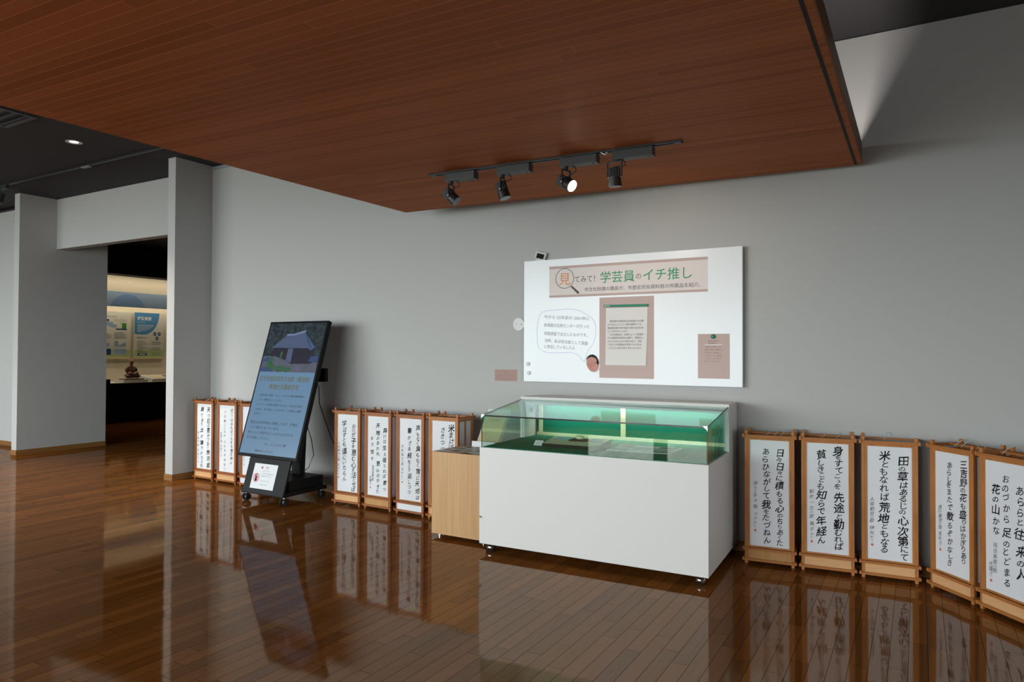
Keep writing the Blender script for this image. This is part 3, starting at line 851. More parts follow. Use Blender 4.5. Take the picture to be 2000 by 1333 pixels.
# three by the pier
lantern(-4.395, -0.272, 0, 'paper lantern tucked into the corner against the left pier, writing starts with 天つ日', GA,
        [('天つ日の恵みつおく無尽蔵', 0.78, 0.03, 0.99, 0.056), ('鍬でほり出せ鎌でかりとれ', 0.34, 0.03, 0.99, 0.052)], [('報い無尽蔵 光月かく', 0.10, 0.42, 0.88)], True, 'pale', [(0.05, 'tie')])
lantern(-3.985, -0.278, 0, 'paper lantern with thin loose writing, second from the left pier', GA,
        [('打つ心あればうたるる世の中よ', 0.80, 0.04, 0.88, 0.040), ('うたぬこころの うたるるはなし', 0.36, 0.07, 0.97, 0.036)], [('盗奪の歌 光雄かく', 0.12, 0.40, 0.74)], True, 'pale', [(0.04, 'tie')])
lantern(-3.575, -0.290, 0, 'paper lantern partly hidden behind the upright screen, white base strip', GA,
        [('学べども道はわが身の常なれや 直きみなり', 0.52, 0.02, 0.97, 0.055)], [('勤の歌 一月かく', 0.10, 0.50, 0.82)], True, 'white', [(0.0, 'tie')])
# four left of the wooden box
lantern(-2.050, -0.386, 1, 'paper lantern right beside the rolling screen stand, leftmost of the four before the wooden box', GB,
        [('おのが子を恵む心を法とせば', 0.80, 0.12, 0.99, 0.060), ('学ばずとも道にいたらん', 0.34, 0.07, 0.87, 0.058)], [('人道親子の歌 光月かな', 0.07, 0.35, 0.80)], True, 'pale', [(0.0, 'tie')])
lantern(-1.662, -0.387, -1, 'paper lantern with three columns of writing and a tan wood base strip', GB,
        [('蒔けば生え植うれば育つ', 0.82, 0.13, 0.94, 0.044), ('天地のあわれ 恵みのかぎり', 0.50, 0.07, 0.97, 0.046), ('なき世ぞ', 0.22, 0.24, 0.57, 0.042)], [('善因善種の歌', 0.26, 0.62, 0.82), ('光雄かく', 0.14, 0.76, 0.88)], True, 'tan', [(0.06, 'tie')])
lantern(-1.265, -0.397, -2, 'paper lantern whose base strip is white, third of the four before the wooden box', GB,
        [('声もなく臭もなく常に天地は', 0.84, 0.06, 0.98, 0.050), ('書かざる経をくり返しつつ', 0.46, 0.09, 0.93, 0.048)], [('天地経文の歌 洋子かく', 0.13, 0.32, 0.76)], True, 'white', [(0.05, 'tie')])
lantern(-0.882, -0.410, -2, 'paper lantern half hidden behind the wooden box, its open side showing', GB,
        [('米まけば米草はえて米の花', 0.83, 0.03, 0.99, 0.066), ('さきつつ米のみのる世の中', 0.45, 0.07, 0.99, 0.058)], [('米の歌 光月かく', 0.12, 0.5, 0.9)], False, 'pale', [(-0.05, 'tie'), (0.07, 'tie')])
# five right of the case
lantern(1.858, -0.285, 5.5, 'paper lantern next to the right side of the glass display case, writing starts with 日々', GC,
        [('日々日々に積もる心のちりあくた', 0.76, 0.07, 0.98, 0.054), ('あらひながして我をたづねん', 0.42, 0.07, 0.97, 0.058)], [('誤りと五十歌 マサかく', 0.14, 0.38, 0.83)], False, 'tan', [(-0.01, 'tie'), (0.04, 'tie'), (0.08, 'tie')])
lantern(2.230, -0.243, 6, 'paper lantern with the boldest large brush strokes, writing starts with 身をすて', GC,
        [('身をすてこゝを 先途と勤むれば', 0.76, 0.02, 0.96, 0.062), ('貧しきことも知らで年経ん', 0.36, 0.05, 0.92, 0.060)], [('勤労一念の歌 典子かく', 0.12, 0.42, 0.88)], False, 'pale', [(-0.03, 'tie'), (0.06, 'tie')])
lantern(2.602, -0.212, 4, 'paper lantern standing at the bend of the right row, writing starts with 田の草', GC,
        [('田の草はあるじの心次第にて', 0.80, 0.07, 0.99, 0.060), ('米ともなれば荒地ともなる', 0.38, 0.03, 0.94, 0.062)], [('人道勤怠の歌 映光かく', 0.11, 0.45, 0.85)], False, 'pale', [(0.0, 'loop')])
lantern(2.9415, -0.342, -48.7, 'narrow looking lantern turned towards the left, with small neat writing starting with 三吉野', GC,
        [('三吉野の花も盛りはかぎりあり', 0.82, 0.04, 0.88, 0.050), ('あらしをまたで散るぞかなしき', 0.42, 0.07, 0.94, 0.050)], [('諸行無常の歌 清光かく', 0.14, 0.45, 0.80)], False, 'pale', [(0.04, 'loop'), (0.09, 'loop')])
lantern(3.187, -0.624, -49, 'paper lantern cut off by the right edge of the picture, nearest to the camera', GC,
        [('あららと往来の人', 0.86, 0.15, 0.85, 0.062), ('おのづから足のとどまる', 0.52, 0.08, 0.94, 0.054), ('花の山かな', 0.26, 0.16, 0.56, 0.054)], [('往往美歌の歌', 0.24, 0.62, 0.86), ('光雄かく', 0.13, 0.78, 0.90)], False, 'pale', [(0.0, 'loop')])

# ================================================================ UPRIGHT SCREEN ON A ROLLING STAND
TX, TY = -2.797, -0.45
tv = thing('digital_sign', 'tall black upright screen with blue text page on a rolling stand', 'screen', (TX, TY, 0), 0)
tw, tl, tt = 0.850, 1.430, 0.050
slope = math.atan2(0.41, 1.37)
# local frame of the tilted screen: x right, z up the face, y into the screen
TM = Matrix.Translation(Vector((0, -0.73-TY, 0.440))) @ Matrix.Rotation(-slope, 4, 'X')
def T_(): return MB(TM)
b = T_(); hw = tw/2
b.box(-hw, hw, 0.0, tt, 0.0, tl, 0.006)
body = b.build('screen_housing', 'black_plastic', tv)
bz = 0.022
scr = T_().rect(-hw+bz, hw-bz, bz+0.008, tl-bz, -0.0006).build('screen', 'scr_blue', body)
sw_, sb, st = hw-bz, bz+0.008, tl-bz
SWd, SHt = 2*sw_, st-sb
sx = lambda f: -sw_+SWd*f
sz = lambda f: st-SHt*f
ph = 0.383           # the picture fills the top of the page
q = T_()
q.rect(sx(0), sx(1), sz(ph), sz(0), -0.0012)
q.cur = 1; q.poly([(sx(0), sz(0.262)), (sx(0.2), sz(0.255)), (sx(0.55), sz(0.30)), (sx(1), sz(0.305)), (sx(1), sz(ph)), (sx(0), sz(ph))], -0.0016)
q.cur = 2; q.poly([(sx(0.14), sz(0.262)), (sx(0.155), sz(0.185)), (sx(0.90), sz(0.19)), (sx(0.90), sz(0.315)), (sx(0.55), sz(0.320)), (sx(0.30), sz(0.275))], -0.0020)
q.cur = 3; q.poly([(sx(0.43), sz(0.20)), (sx(0.52), sz(0.20)), (sx(0.53), sz(0.31)), (sx(0.43), sz(0.30))], -0.0024)
q.cur = 4; q.poly([(sx(0.12), sz(0.194)), (sx(0.345), sz(0.098)), (sx(0.665), sz(0.075)), (sx(0.82), sz(0.198))], -0.0028)
q.cur = 5; q.poly([(sx(0.665), sz(0.075)), (sx(0.90), sz(0.190)), (sx(0.845), sz(0.215)), (sx(0.79), sz(0.205)), (sx(0.82), sz(0.185))], -0.0032)
q.cur = 6; q.poly([(sx(0.34), sz(0.100)), (sx(0.355), sz(0.085)), (sx(0.47), sz(0.085)), (sx(0.68), sz(0.056)), (sx(0.675), sz(0.076)), (sx(0.48), sz(0.099))], -0.0036)
q.cur = 1; q.poly([(sx(0.20), sz(0.258)), (sx(0.42), sz(0.290)), (sx(0.42), sz(0.298)), (sx(0.20), sz(0.268))], -0.0036)
q.cur = 7
for fx, fz, rx, rz in ((0.16, 0.30, 0.045, 0.03), (0.15, 0.335, 0.06, 0.04), (0.22, 0.35, 0.05, 0.03), (0.36, 0.36, 0.09, 0.025), (0.50, 0.365, 0.07, 0.02), (0.33, 0.255, 0.02, 0.035)):
    q.poly([(sx(fx+rx*math.cos(2*PI*i/14)*(1+0.15*math.sin(5*i))), sz(fz+rz*math.sin(2*PI*i/14)*(1+0.2*math.cos(3*i)))) for i in range(14)], -0.0040)
q.cur = 8; q.poly([(sx(0), sz(0.285)), (sx(0.09), sz(0.262)), (sx(0.13), sz(0.275)), (sx(0.12), sz(0.305)), (sx(0), sz(0.312))], -0.0038)
q.poly([(sx(0), sz(0.383)), (sx(0), sz(0.355)), (sx(0.09), sz(0.345)), (sx(0.22), sz(0.372)), (sx(0.25), sz(0.383))], -0.0042)
q.poly([(sx(0.86), sz(0.262)), (sx(1), sz(0.255)), (sx(1), sz(0.30)), (sx(0.84), sz(0.302))], -0.0038)
q.build('farmhouse_picture', ['scr_trees', 'scr_ground', 'scr_wall', 'scr_door', 'scr_roof', 'scr_roof2', 'scr_ridge', 'scr_bush', 'scr_tarp'], body)
q = T_()
line(q, '日光市指定有形文化財（建造物）', sx(0.035), sz(0.452), 0.060, -0.0014, SWd*0.95, 0.012)
line(q, '報徳仕法農家住宅', sx(0.25), sz(0.513), 0.060, -0.0014, SWd*0.53, 0.012)
q.build('screen_heading', 'scr_gold', body)
q = T_()
for s, f, wd in (('二宮金次郎（尊徳）らによって行われた農村復興事業の', 0.570, 0.83), ('ことを「報徳仕法」といいます。', 0.606, 0.47),
                 ('そのうち、日光神領の農村で行われた一村式仕法に関わ', 0.642, 0.83), ('る住宅で、唯一現存しているものが、この報徳仕法農家', 0.678, 0.83), ('住宅です。', 0.712, 0.15)):
    line(q, s, sx(0.09), sz(f), 0.026, -0.0014, SWd*wd, 0.004)
for s, f, wd in (('現在は日光市町谷に移築しており、屋根も', 0.779, 0.86), ('トタン葺きとなっています。', 0.817, 0.58), ('中に入って見学することができますので、', 0.855, 0.86), ('ぜひお越しください。', 0.892, 0.44)):
    line(q, s, sx(0.06 if wd > 0.5 else 0.06), sz(f), 0.034, -0.0014, SWd*wd, 0.006)
line(q, '詳しくはこちらから', sx(0.42), sz(0.930), 0.026, -0.0014, SWd*0.32, 0.004)
line(q, '場所はこちらから', sx(0.32), sz(0.983), 0.026, -0.0014, SWd*0.29, 0.004)
q.poly([(sx(0.755), sz(0.932)), (sx(0.80), sz(0.922)), (sx(0.755), sz(0.912))], -0.0014)
q.poly([(sx(0.31), sz(0.985)), (sx(0.265), sz(0.975)), (sx(0.31), sz(0.965))], -0.0014)
q.build('screen_text', 'scr_text', body)
# lower panel, in line with the screen, with a notice taped on it
lp = T_()
lp.box(-0.262, 0.318, 0.030, 0.055, -0.345, 0.0, 0.003)
low = lp.build('lower_panel', 'black_steel', tv)
nt_ = T_()
nt_.rect(-0.165, 0.165, -0.300, -0.055, 0.0290)
note = nt_.build('warning_notice', 'white_card', low)
note['label'] = 'white taped notice with red no-touch sign'
q = T_(); yy = 0.0284
def ring(mb, cx, cz, r0, r1, y, n=28, kx=1.0, rot=0.0):
    vs = [(cx+r0*kx*math.cos(2*PI*i/n), y, cz+r0*math.sin(2*PI*i/n)) for i in range(n)]+[(cx+r1*kx*math.cos(2*PI*i/n), y, cz+r1*math.sin(2*PI*i/n)) for i in range(n)]
    mb.add(vs, [(i, (i+1) % n, n+(i+1) % n, n+i) for i in range(n)])
ring(q, -0.105, -0.195, 0.043, 0.036, yy)
q.poly([(-0.135, -0.166), (-0.131, -0.170), (-0.075, -0.226), (-0.079, -0.222), (-0.081, -0.218)], yy-0.0008)
q.hexa([(-0.136, yy-0.0006, -0.168), (-0.130, yy-0.0006, -0.162), (-0.130, yy-0.0002, -0.162), (-0.136, yy-0.0002, -0.168)],
       [(-0.080, yy-0.0006, -0.228), (-0.074, yy-0.0006, -0.222), (-0.074, yy-0.0002, -0.222), (-0.080, yy-0.0002, -0.228)])
q.poly([(-0.066, -0.102), (-0.034, -0.102), (-0.038, -0.096), (-0.050, -0.074)], yy)
q.build('red_signs', 'red_print', note)
q = T_()
q.poly([(-0.118, -0.228), (-0.094, -0.228), (-0.088, -0.20), (-0.076, -0.188), (-0.081, -0.183), (-0.094, -0.193), (-0.093, -0.166), (-0.098, -0.165), (-0.100, -0.188), (-0.102, -0.160), (-0.107, -0.160), (-0.108, -0.188), (-0.112, -0.163), (-0.117, -0.164), (-0.116, -0.190), (-0.121, -0.172), (-0.126, -0.174), (-0.122, -0.205)], yy+0.0002)
q.poly([(-0.0515, -0.099), (-0.0485, -0.099), (-0.0485, -0.096), (-0.0515, -0.096)], yy-0.0004)
line(q, '注意', 0.0, -0.098, 0.022, yy, 0.042)
q.build('hand_sign', 'ink', note)
q = T_()
for s, z, wd in (('このモニターは', -0.128, 0.105), ('タッチパネルではありません。', -0.156, 0.19), ('手を触れないでください。', -0.180, 0.16), ('このモニターには', -0.226, 0.125), ('さわらないでね。', -0.262, 0.120)):
    line(q, s, -0.045, z, 0.015, yy, wd)
q.build('notice_text', 'txt_pale', note)
q = T_(); q.rect(-0.150, -0.06, -0.262, -0.260, yy); q.rect(-0.150, -0.06, -0.284, -0.282, yy); q.rect(-0.15, -0.05, -0.132, -0.130, yy); q.rect(-0.15, -0.149, -0.262, -0.13, yy)
q.build('notice_lines', 'blue_print', note)
# stand: low plinth, rear column, castors
MB().box(-0.300, 0.300, -0.330, 0.245, 0.085, 0.125, 0.004).build('base_plate', 'black_steel', tv)
MB().box(-0.275, 0.275, -0.235, 0.215, 0.1255, 0.230, 0.004).build('base_box', 'black_steel', tv)
cm = MB()
cm.hexa([(-0.06, 0.10, 0.231), (0.06, 0.10, 0.231), (0.06, 0.17, 0.231), (-0.06, 0.17, 0.231)],
        [(-0.06, 0.185, 1.55), (0.06, 0.185, 1.55), (0.06, 0.235, 1.55), (-0.06, 0.235, 1.55)])
cm.build('rear_column', 'black_steel', tv)
q = T_(); q.box(-0.33, 0.33, tt+0.001, tt+0.030, 0.72, 0.80); q.box(-0.33, 0.33, tt+0.001, tt+0.030, 1.16, 1.24); q.box(0.33, 0.39, tt+0.001, tt+0.030, 1.02, 1.30)
q.build('mount_bracket', 'black_steel', tv)
def caster(parent, x, y, r, top, chrome=False, rz=0.0, both=True):
    c = MB()
    c.cyl((x, y, top-0.012), (x, y, top), 0.012, n=14)
    c.box(x-0.011, x+0.011, y-0.006, y+0.006, r*1.3, top-0.012)
    if chrome:
        c.ball((x, y, r), r*1.0, 16, 10)
    k_ = c.build('caster', 'chrome' if chrome else 'chrome_matte', parent)
    wv = MB()
    for s in (-1, 1):
        wv.cyl((x+s*0.012, y, r+0.0005), (x+s*(0.012+r*0.55), y, r+0.0005), r, r*0.86, 20)
    wv.build('wheel', 'rubber', k_)
for cx, cy in ((-0.272, -0.285), (0.268, -0.285), (0.268, 0.200), (-0.272, 0.200)):
    caster(tv, cx, cy, 0.036, 0.0855)
MB().tube([(0.10, 0.20, 1.30), (0.16, 0.26, 1.12), (0.15, 0.28, 0.95), (0.28, 0.32, 0.60), (0.40, 0.38, 0.34), (0.47, 0.41, 0.20), (0.49, 0.40, 0.05), (0.46, 0.36, 0.006)], 0.0055, 7).build('power_cable', 'rubber', tv)
MB().tube([(0.22, 0.03, 0.78), (0.27, 0.06, 0.60), (0.28, 0.08, 0.45), (0.24, 0.05, 0.32), (0.17, -0.02, 0.25), (0.15, -0.05, 0.235)], 0.004, 7).build('signal_cable', 'rubber', tv)
MB().box(0.10, 0.26, 0.245, 0.29, 1.18, 1.32, 0.004).box(0.0, 0.10, 0.236, 0.26, 1.22, 1.28).build('adapter_box', 'black_plastic', tv)
# ================================================================ GLASS DISPLAY CASE
KW, KD1, KD2 = 1.6977, 0.6645, 0.962
KZ0, KZ1, UZ = 0.062, 0.7813, 1.1248
GZF, GZB, GI = 1.0235, 1.1054, 0.0113
KX, KY, KA = -0.0835, -1.0440, 0.0362
case = thing('display_case', 'white wheeled museum display case with glass top and green felt lining', 'display case', (KX, KY, 0), KA)
MB().box(0, KW, 0, KD2, KZ0, KZ1, 0.002).build('base_cabinet', 'case_white', case)
# hood at the back
q = MB()
q.box(0, 0.022, KD1, KD2, KZ1, UZ); q.box(KW-0.022, KW, KD1, KD2, KZ1, UZ); q.box(0.022, KW-0.022, KD1, KD2, UZ-0.030, UZ)
q.box(0.022, KW-0.022, KD2-0.018, KD2, KZ1, UZ-0.030)
hood = q.build('hood', 'case_white', case)
q = MB()      # inner aluminium lip of the hood
q.box(0.022, 0.034, KD1+0.004, KD1+0.030, KZ1, UZ-0.030); q.box(KW-0.034, KW-0.022, KD1+0.004, KD1+0.030, KZ1, UZ-0.030)
q.box(0.034, KW-0.034, KD1+0.004, KD1+0.030, UZ-0.044, UZ-0.030)
q.build('hood_lip', 'hood_frame', hood)
q = MB()
q.box(0.034, KW-0.034, KD1+0.030, 0.891, UZ-0.066, UZ-0.044)
q.build('light_soffit', 'hood_frame', hood)
FZ = KZ1+0.004
MB().box(0.016, KW-0.016, 0.016, KD1+0.004, KZ1, FZ).box(0.034, KW-0.034, KD1+0.004, 0.935, KZ1, FZ).build('felt_floor', 'felt', case)
BY = 0.907
MB().box(0.040, KW-0.040, BY, BY+0.012, FZ, UZ-0.046).build('back_felt', 'felt', case)
q = MB()
q.box(0.040, KW-0.040, BY-0.012, BY-0.001, FZ, FZ+0.026)
q.box(0.058, 0.092, BY-0.012, BY-0.001, FZ+0.026, UZ-0.067)
q.box(0.797, 0.837, BY-0.012, BY-0.001, FZ+0.026, UZ-0.067)
q.build('sliding_door_frame', 'cream', case)
MB().cyl((0.047, BY-0.0005, 0.975), (0.047, BY-0.016, 0.975), 0.0125, n=18).build('door_lock', 'chrome', case)
for px in (0.232, 0.432, 0.632, 1.032, 1.242, 1.460):
    MB().cyl((px, BY-0.022, UZ-0.0665), (px, BY-0.022, UZ-0.073), 0.030, n=22).build('puck_light', 'puck', hood)
l1 = area_light('case_puck_light', (0, 0, 0), (0, 0, 0), 1.45, 0.03, 3.0, (1.0, 0.97, 0.86))
l1.parent = case; l1.location = (KW/2, BY-0.05, UZ-0.080); l1.rotation_euler = (math.radians(25), 0, 0)
# glass
g = 0.008
def pane(name, lo, hi):
    return MB().hexa(lo, hi).build(name, 'glass', case)
x0, x1, y0, y1 = GI, KW-GI, GI, KD1-0.001
Zb = KZ1+0.0005
pane('front_pane', [(x0+g, y0, Zb), (x1-g, y0, Zb), (x1-g, y0+g, Zb), (x0+g, y0+g, Zb)], [(x0+g, y0, GZF-g), (x1-g, y0, GZF-g), (x1-g, y0+g, GZF-g), (x0+g, y0+g, GZF-g)])
for nm, xa, xb in (('side_pane', x0, x0+g), ('side_pane', x1-g, x1)):
    pane(nm, [(xa, y0, Zb), (xb, y0, Zb), (xb, y1, Zb), (xa, y1, Zb)], [(xa, y0, GZF-g), (xb, y0, GZF-g), (xb, y1, GZB-g), (xa, y1, GZB-g)])
pane('top_pane', [(x0, y0, GZF-g), (x1, y0, GZF-g), (x1, y1, GZB-g), (x0, y1, GZB-g)], [(x0, y0, GZF), (x1, y0, GZF), (x1, y1, GZB), (x0, y1, GZB)])
q = MB()
q.box(x0, x1, y0-0.0015, y0-0.0002, GZF-g-0.002, GZF+0.001)
for xx in (x0-0.0015, x1+0.0002):
    q.hexa([(xx, y0, GZF-g-0.001), (xx+0.0013, y0, GZF-g-0.001), (xx+0.0013, y1, GZB-g-0.001), (xx, y1, GZB-g-0.001)], [(xx, y0, GZF+0.001), (xx+0.0013, y0, GZF+0.001), (xx+0.0013, y1, GZB+0.001), (xx, y1, GZB+0.001)])
    q.box(xx, xx+0.0013, y0-0.0015, y0+g+0.001, Zb, GZF-g-0.001)
q.build('glass_edging', 'glass_edge', case)
for xx, sg in ((x0, 1), (x1, -1)):
    q = MB()
    q.prism([(xx-sg*0.003, GZF+0.003), (xx+sg*0.028, GZF+0.003), (xx-sg*0.003, GZF-0.024)], y0-0.004, y0-0.0018)
    q.box(min(xx-sg*0.004, xx-sg*0.002), max(xx-sg*0.004, xx-sg*0.002), y0-0.004, y0+0.030, GZF-0.030, GZF+0.001)
    q.box(min(xx-sg*0.003, xx+sg*0.025), max(xx-sg*0.003, xx+sg*0.025), y0-0.004, y0+0.020, GZF+0.0025, GZF+0.005)
    q.build('corner_bracket', 'chrome_matte', case)
for cx, cy in ((0.075, 0.05), (KW-0.06, 0.05), (0.075, KD2-0.08), (KW-0.06, KD2-0.08)):
    c = MB()
    c.cyl((cx, cy, 0.050), (cx, cy, KZ0), 0.016, n=14)
    kk = c.build('caster', 'chrome', case)
    wv = MB(); wv.cyl((cx-0.024, cy, 0.0275), (cx+0.024, cy, 0.0275), 0.027, n=20)
    wv.build('wheel', 'rubber', kk)
    MB().ball((cx, cy-0.003, 0.030), 0.0265, 16, 10, (1.15, 1.0, 0.95)).build('wheel_cover', 'chrome', kk)
q = MB(); q.cyl((0.006, -0.0005, 0.262), (0.006, -0.016, 0.262), 0.0055, 0.009, 14)
q.build('small_knob', 'beech', case)

# things lying in the case, in case coordinates
CM = Matrix.Translation(Vector((KX, KY, 0))) @ Matrix.Rotation(KA, 4, 'Z')
def in_case(x, y, z): return tuple(CM @ Vector((x-0.02, y+0.015, z)))
ex = thing('exhibit_board', 'cream display board with dark edge lying on the green felt in the case', 'board', in_case(0.60, 0.425, FZ), KA-0.01)
q = MB(); q.hexa([(-0.19, -0.170, 0.001), (0.245, -0.170, 0.001), (0.235, 0.185, 0.001), (-0.245, 0.185, 0.001)], [(-0.19, -0.170, 0.020), (0.245, -0.170, 0.020), (0.235, 0.185, 0.036), (-0.245, 0.185, 0.036)])
q.build('board_edge', 'glass_edge', ex)
def top_z(y): return 0.020+(y+0.170)*0.016/0.355
def lay(mb, x0, x1, y0, y1, dz=0.0012):
    mb.add([(x0, y0, top_z(y0)+dz), (x1, y0, top_z(y0)+dz), (x1, y1, top_z(y1)+dz), (x0, y1, top_z(y1)+dz)], [(0, 1, 2, 3)])
q = MB(); q.add([(-0.188, -0.168, top_z(-0.168)+0.0005), (0.243, -0.168, top_z(-0.168)+0.0005), (0.233, 0.183, top_z(0.183)+0.0005), (-0.243, 0.183, top_z(0.183)+0.0005)], [(0, 1, 2, 3)])
q.build('board_face', 'cream_panel', ex)
q = MB(); lay(q, -0.20, -0.045, 0.05, 0.16); q.build('blue_map', 'photo_blue', ex)
q = MB(); lay(q, 0.10, 0.20, 0.08, 0.16); lay(q, 0.11, 0.22, 0.0, 0.07); q.build('small_photo', 'photo_mid', ex)
q = MB(); q.box(-0.045, 0.095, 0.0, 0.120, top_z(0.0)+0.001, top_z(0.12)+0.004); q.build('dark_pad', 'black_pad', ex)
jd = MB(); jd.ball((0, 0, 0.017), 0.034, 18, 12, (1.15, 0.62, 0.52))
o = jd.build('jade_pendant', 'jade', None, in_case(0.622, 0.49, FZ+0.035))
tag(o, 'small pale green stone ornament resting on a dark pad in the glass case', 'stone')
ps = thing('photo_sheet', 'flat sheet of printed photographs lying on the right of the felt in the case', 'photo sheet', in_case(1.155, 0.435, FZ+0.0015), KA)
MB().hexa([(-0.235, -0.175, 0), (0.225, -0.15, 0), (0.235, 0.19, 0), (-0.225, 0.16, 0)], [(-0.235, -0.175, 0.003), (0.225, -0.15, 0.003), (0.235, 0.19, 0.003), (-0.225, 0.16, 0.003)]).build('sheet', 'white_card', ps)
for i, (a_, b_, c_, d_, mm) in enumerate(((-0.21, -0.10, -0.14, -0.06, 'photo_dark'), (-0.21, -0.10, -0.04, 0.04, 'photo_mid'), (-0.21, -0.10, 0.06, 0.13, 'photo_dark'), (-0.08, 0.06, -0.05, 0.10, 'photo_mid'), (0.08, 0.21, -0.12, -0.02, 'photo_mid'), (0.08, 0.21, 0.0, 0.07, 'photo_mid'), (0.08, 0.215, 0.09, 0.16, 'photo_dark'))):
    q = MB(); q.add([(a_, c_, 0.0036), (b_, c_, 0.0036), (b_, d_, 0.0036), (a_, d_, 0.0036)], [(0, 1, 2, 3)]); q.build('photo', mm, ps)
cc = thing('caption_card', 'small white caption card propped at the left of the cream board in the case', 'card', in_case(0.375, 0.27, FZ), KA-0.05)
MB().hexa([(-0.035, -0.022, 0.001), (0.035, -0.022, 0.001), (0.035, 0.0, 0.001), (-0.035, 0.0, 0.001)], [(-0.035, 0.016, 0.036), (0.035, 0.016, 0.036), (0.035, 0.020, 0.036), (-0.035, 0.020, 0.036)]).build('card', 'white_card', cc)
q = MB(Matrix.Translation(Vector((0, -0.0227, 0.001))) @ Matrix.Rotation(-math.atan2(0.038, 0.035), 4, 'X'))
line(q, 'ヒスイ製', -0.022, 0.030, 0.010, 0.0); line(q, '首飾り', -0.012, 0.014, 0.009, 0.0)
q.build('lettering', 'txt', cc)

# ================================================================ WOODEN BOX WITH LEAFLETS
BX0, BX1, BY0, BY1, BZ0, BZ1 = -0.645, -0.122, -0.888, -0.470, 0.030, 0.690
bx_ = thing('wooden_box', 'pale beech box pedestal on small feet at the left of the display case', 'pedestal', (BX0, BY0, 0), 0)
MB().box(0, BX1-BX0, 0, BY1-BY0, BZ0, BZ1, 0.0015).build('body', 'beech', bx_)
for fx in (0.05, BX1-BX0-0.05):
    for fy in (0.05, BY1-BY0-0.05):
        MB().cyl((fx, fy, 0.0005), (fx, fy, 0.012), 0.017, n=16).cyl((fx, fy, 0.012), (fx, fy, 0.031), 0.007, n=10).build('foot', 'chrome', bx_)
def leaflet(x, y, w_, d_, rz, label, m, pics, curl, dz):
    o = thing('leaflet', label, 'leaflet', (x, y, BZ1+dz), rz, 'leaflets on the wooden box')
    n = 10; vs = []; 
    for i in range(n+1):
        u = i/n
        zc = curl*math.sin(PI*u)**2
        vs += [(-w_/2+w_*u, -d_/2, 0.0006+zc), (-w_/2+w_*u, d_/2, 0.0006+zc*0.3)]
    q = MB(); q.add(vs, [(2*i, 2*i+2, 2*i+3, 2*i+1) for i in range(n)], True); q.build('sheet', m, o)
    for (a, b, c, d, mm) in pics:
        zz = lambda xx, yy: 0.0014+curl*math.sin(PI*(xx/w_+0.5))**2*(1-0.7*(yy/d_+0.5))
        q = MB(); kx = 6
        vv = []
        for i in range(kx+1):
            xx = a+(b-a)*i/kx
            vv += [(xx, c, zz(xx, c)), (xx, d, zz(xx, d))]
        q.add(vv, [(2*i, 2*i+2, 2*i+3, 2*i+1) for i in range(kx)], True); q.build('printed_picture', mm, o)
    return o
leaflet(-0.535, -0.735, 0.20, 0.285, 0.02, 'pinkish leaflet at the left front corner of the wooden box top', 'leaflet', [(-0.07, -0.01, -0.05, -0.01, 'txt_rose'), (0.02, 0.085, -0.11, 0.0, 'photo_brown'), (-0.08, 0.06, 0.06, 0.11, 'txt_pale')], 0.004, 0.0005)
leaflet(-0.318, -0.745, 0.205, 0.27, -0.03, 'greenish leaflet curling up at the front beside the display case', 'leaflet_green', [(-0.085, -0.02, -0.06, 0.0, 'photo_dark'), (0.0, 0.06, -0.01, 0.07, 'photo_dark'), (-0.07, 0.08, 0.085, 0.12, 'txt_pale')], 0.009, 0.0012)
leaflet(-0.435, -0.565, 0.24, 0.12, 0.0, 'leaflet with dark photographs behind the other two, in front of the booklet stand', 'leaflet', [(-0.10, -0.04, -0.02, 0.04, 'photo_dark'), (-0.01, 0.09, -0.01, 0.045, 'photo_dark')], 0.0, 0.0022)
# booklets leaning in a white card holder
hx0, hx1, hy = -0.515, -0.285, -0.500
hol = thing('card_holder', 'white folded card stand holding the booklets on the wooden box', 'stand', ((hx0+hx1)/2, hy, BZ1+0.0005), 0)
hw_ = (hx1-hx0)/2
q = MB(); q.box(-hw_, hw_, 0.0, 0.003, 0, 0.050); q.box(-hw_, hw_, 0.003, 0.030, 0, 0.003)
q.build('front_lip', 'white_card', hol)
lean = math.atan2(0.20, 0.30)
HM = Matrix.Translation(Vector((0.012, 0.026, 0.004))) @ Matrix.Rotation(-lean, 4, 'X')
MB(HM).box(-hw_-0.002, hw_-0.002, 0.022, 0.025, 0.0, 0.375).build('back_rest', 'white_card', hol)
q = MB(); q.hexa([(-0.06, 0.20, 0.0), (0.06, 0.20, 0.0), (0.06, 0.203, 0.0), (-0.06, 0.203, 0.0)], [(-0.06, 0.215, 0.22), (0.06, 0.215, 0.22), (0.06, 0.218, 0.22), (-0.06, 0.218, 0.22)])
for k_, (dx, y0_, label) in enumerate(((0.0, 0.012, 'buff covered booklet at the front of the white card stand'), (0.010, 0.0165, 'booklet just behind the front booklet, only its right edge and top showing'))):
    bk = thing('booklet', label, 'booklet', ((hx0+hx1)/2, hy, BZ1+0.0005), 0, 'booklets in the card stand')
    MB(HM).box(-hw_+dx, hw_-0.018+dx, y0_-0.002, y0_+0.0015, 0.001, 0.340-0.0*k_).build('cover', 'tan_cover', bk)
    if k_ == 0:
        q = MB(HM); line(q, '祈 穴 資 料', -0.06, 0.255, 0.016, y0_-0.0026, 0.115)
        q.rect(-0.062, 0.055, 0.240, 0.2408, y0_-0.0026)
        line(q, '日光市教育委員会', -0.055, 0.030, 0.012, y0_-0.0026)
        q.build('title', 'txt', bk)
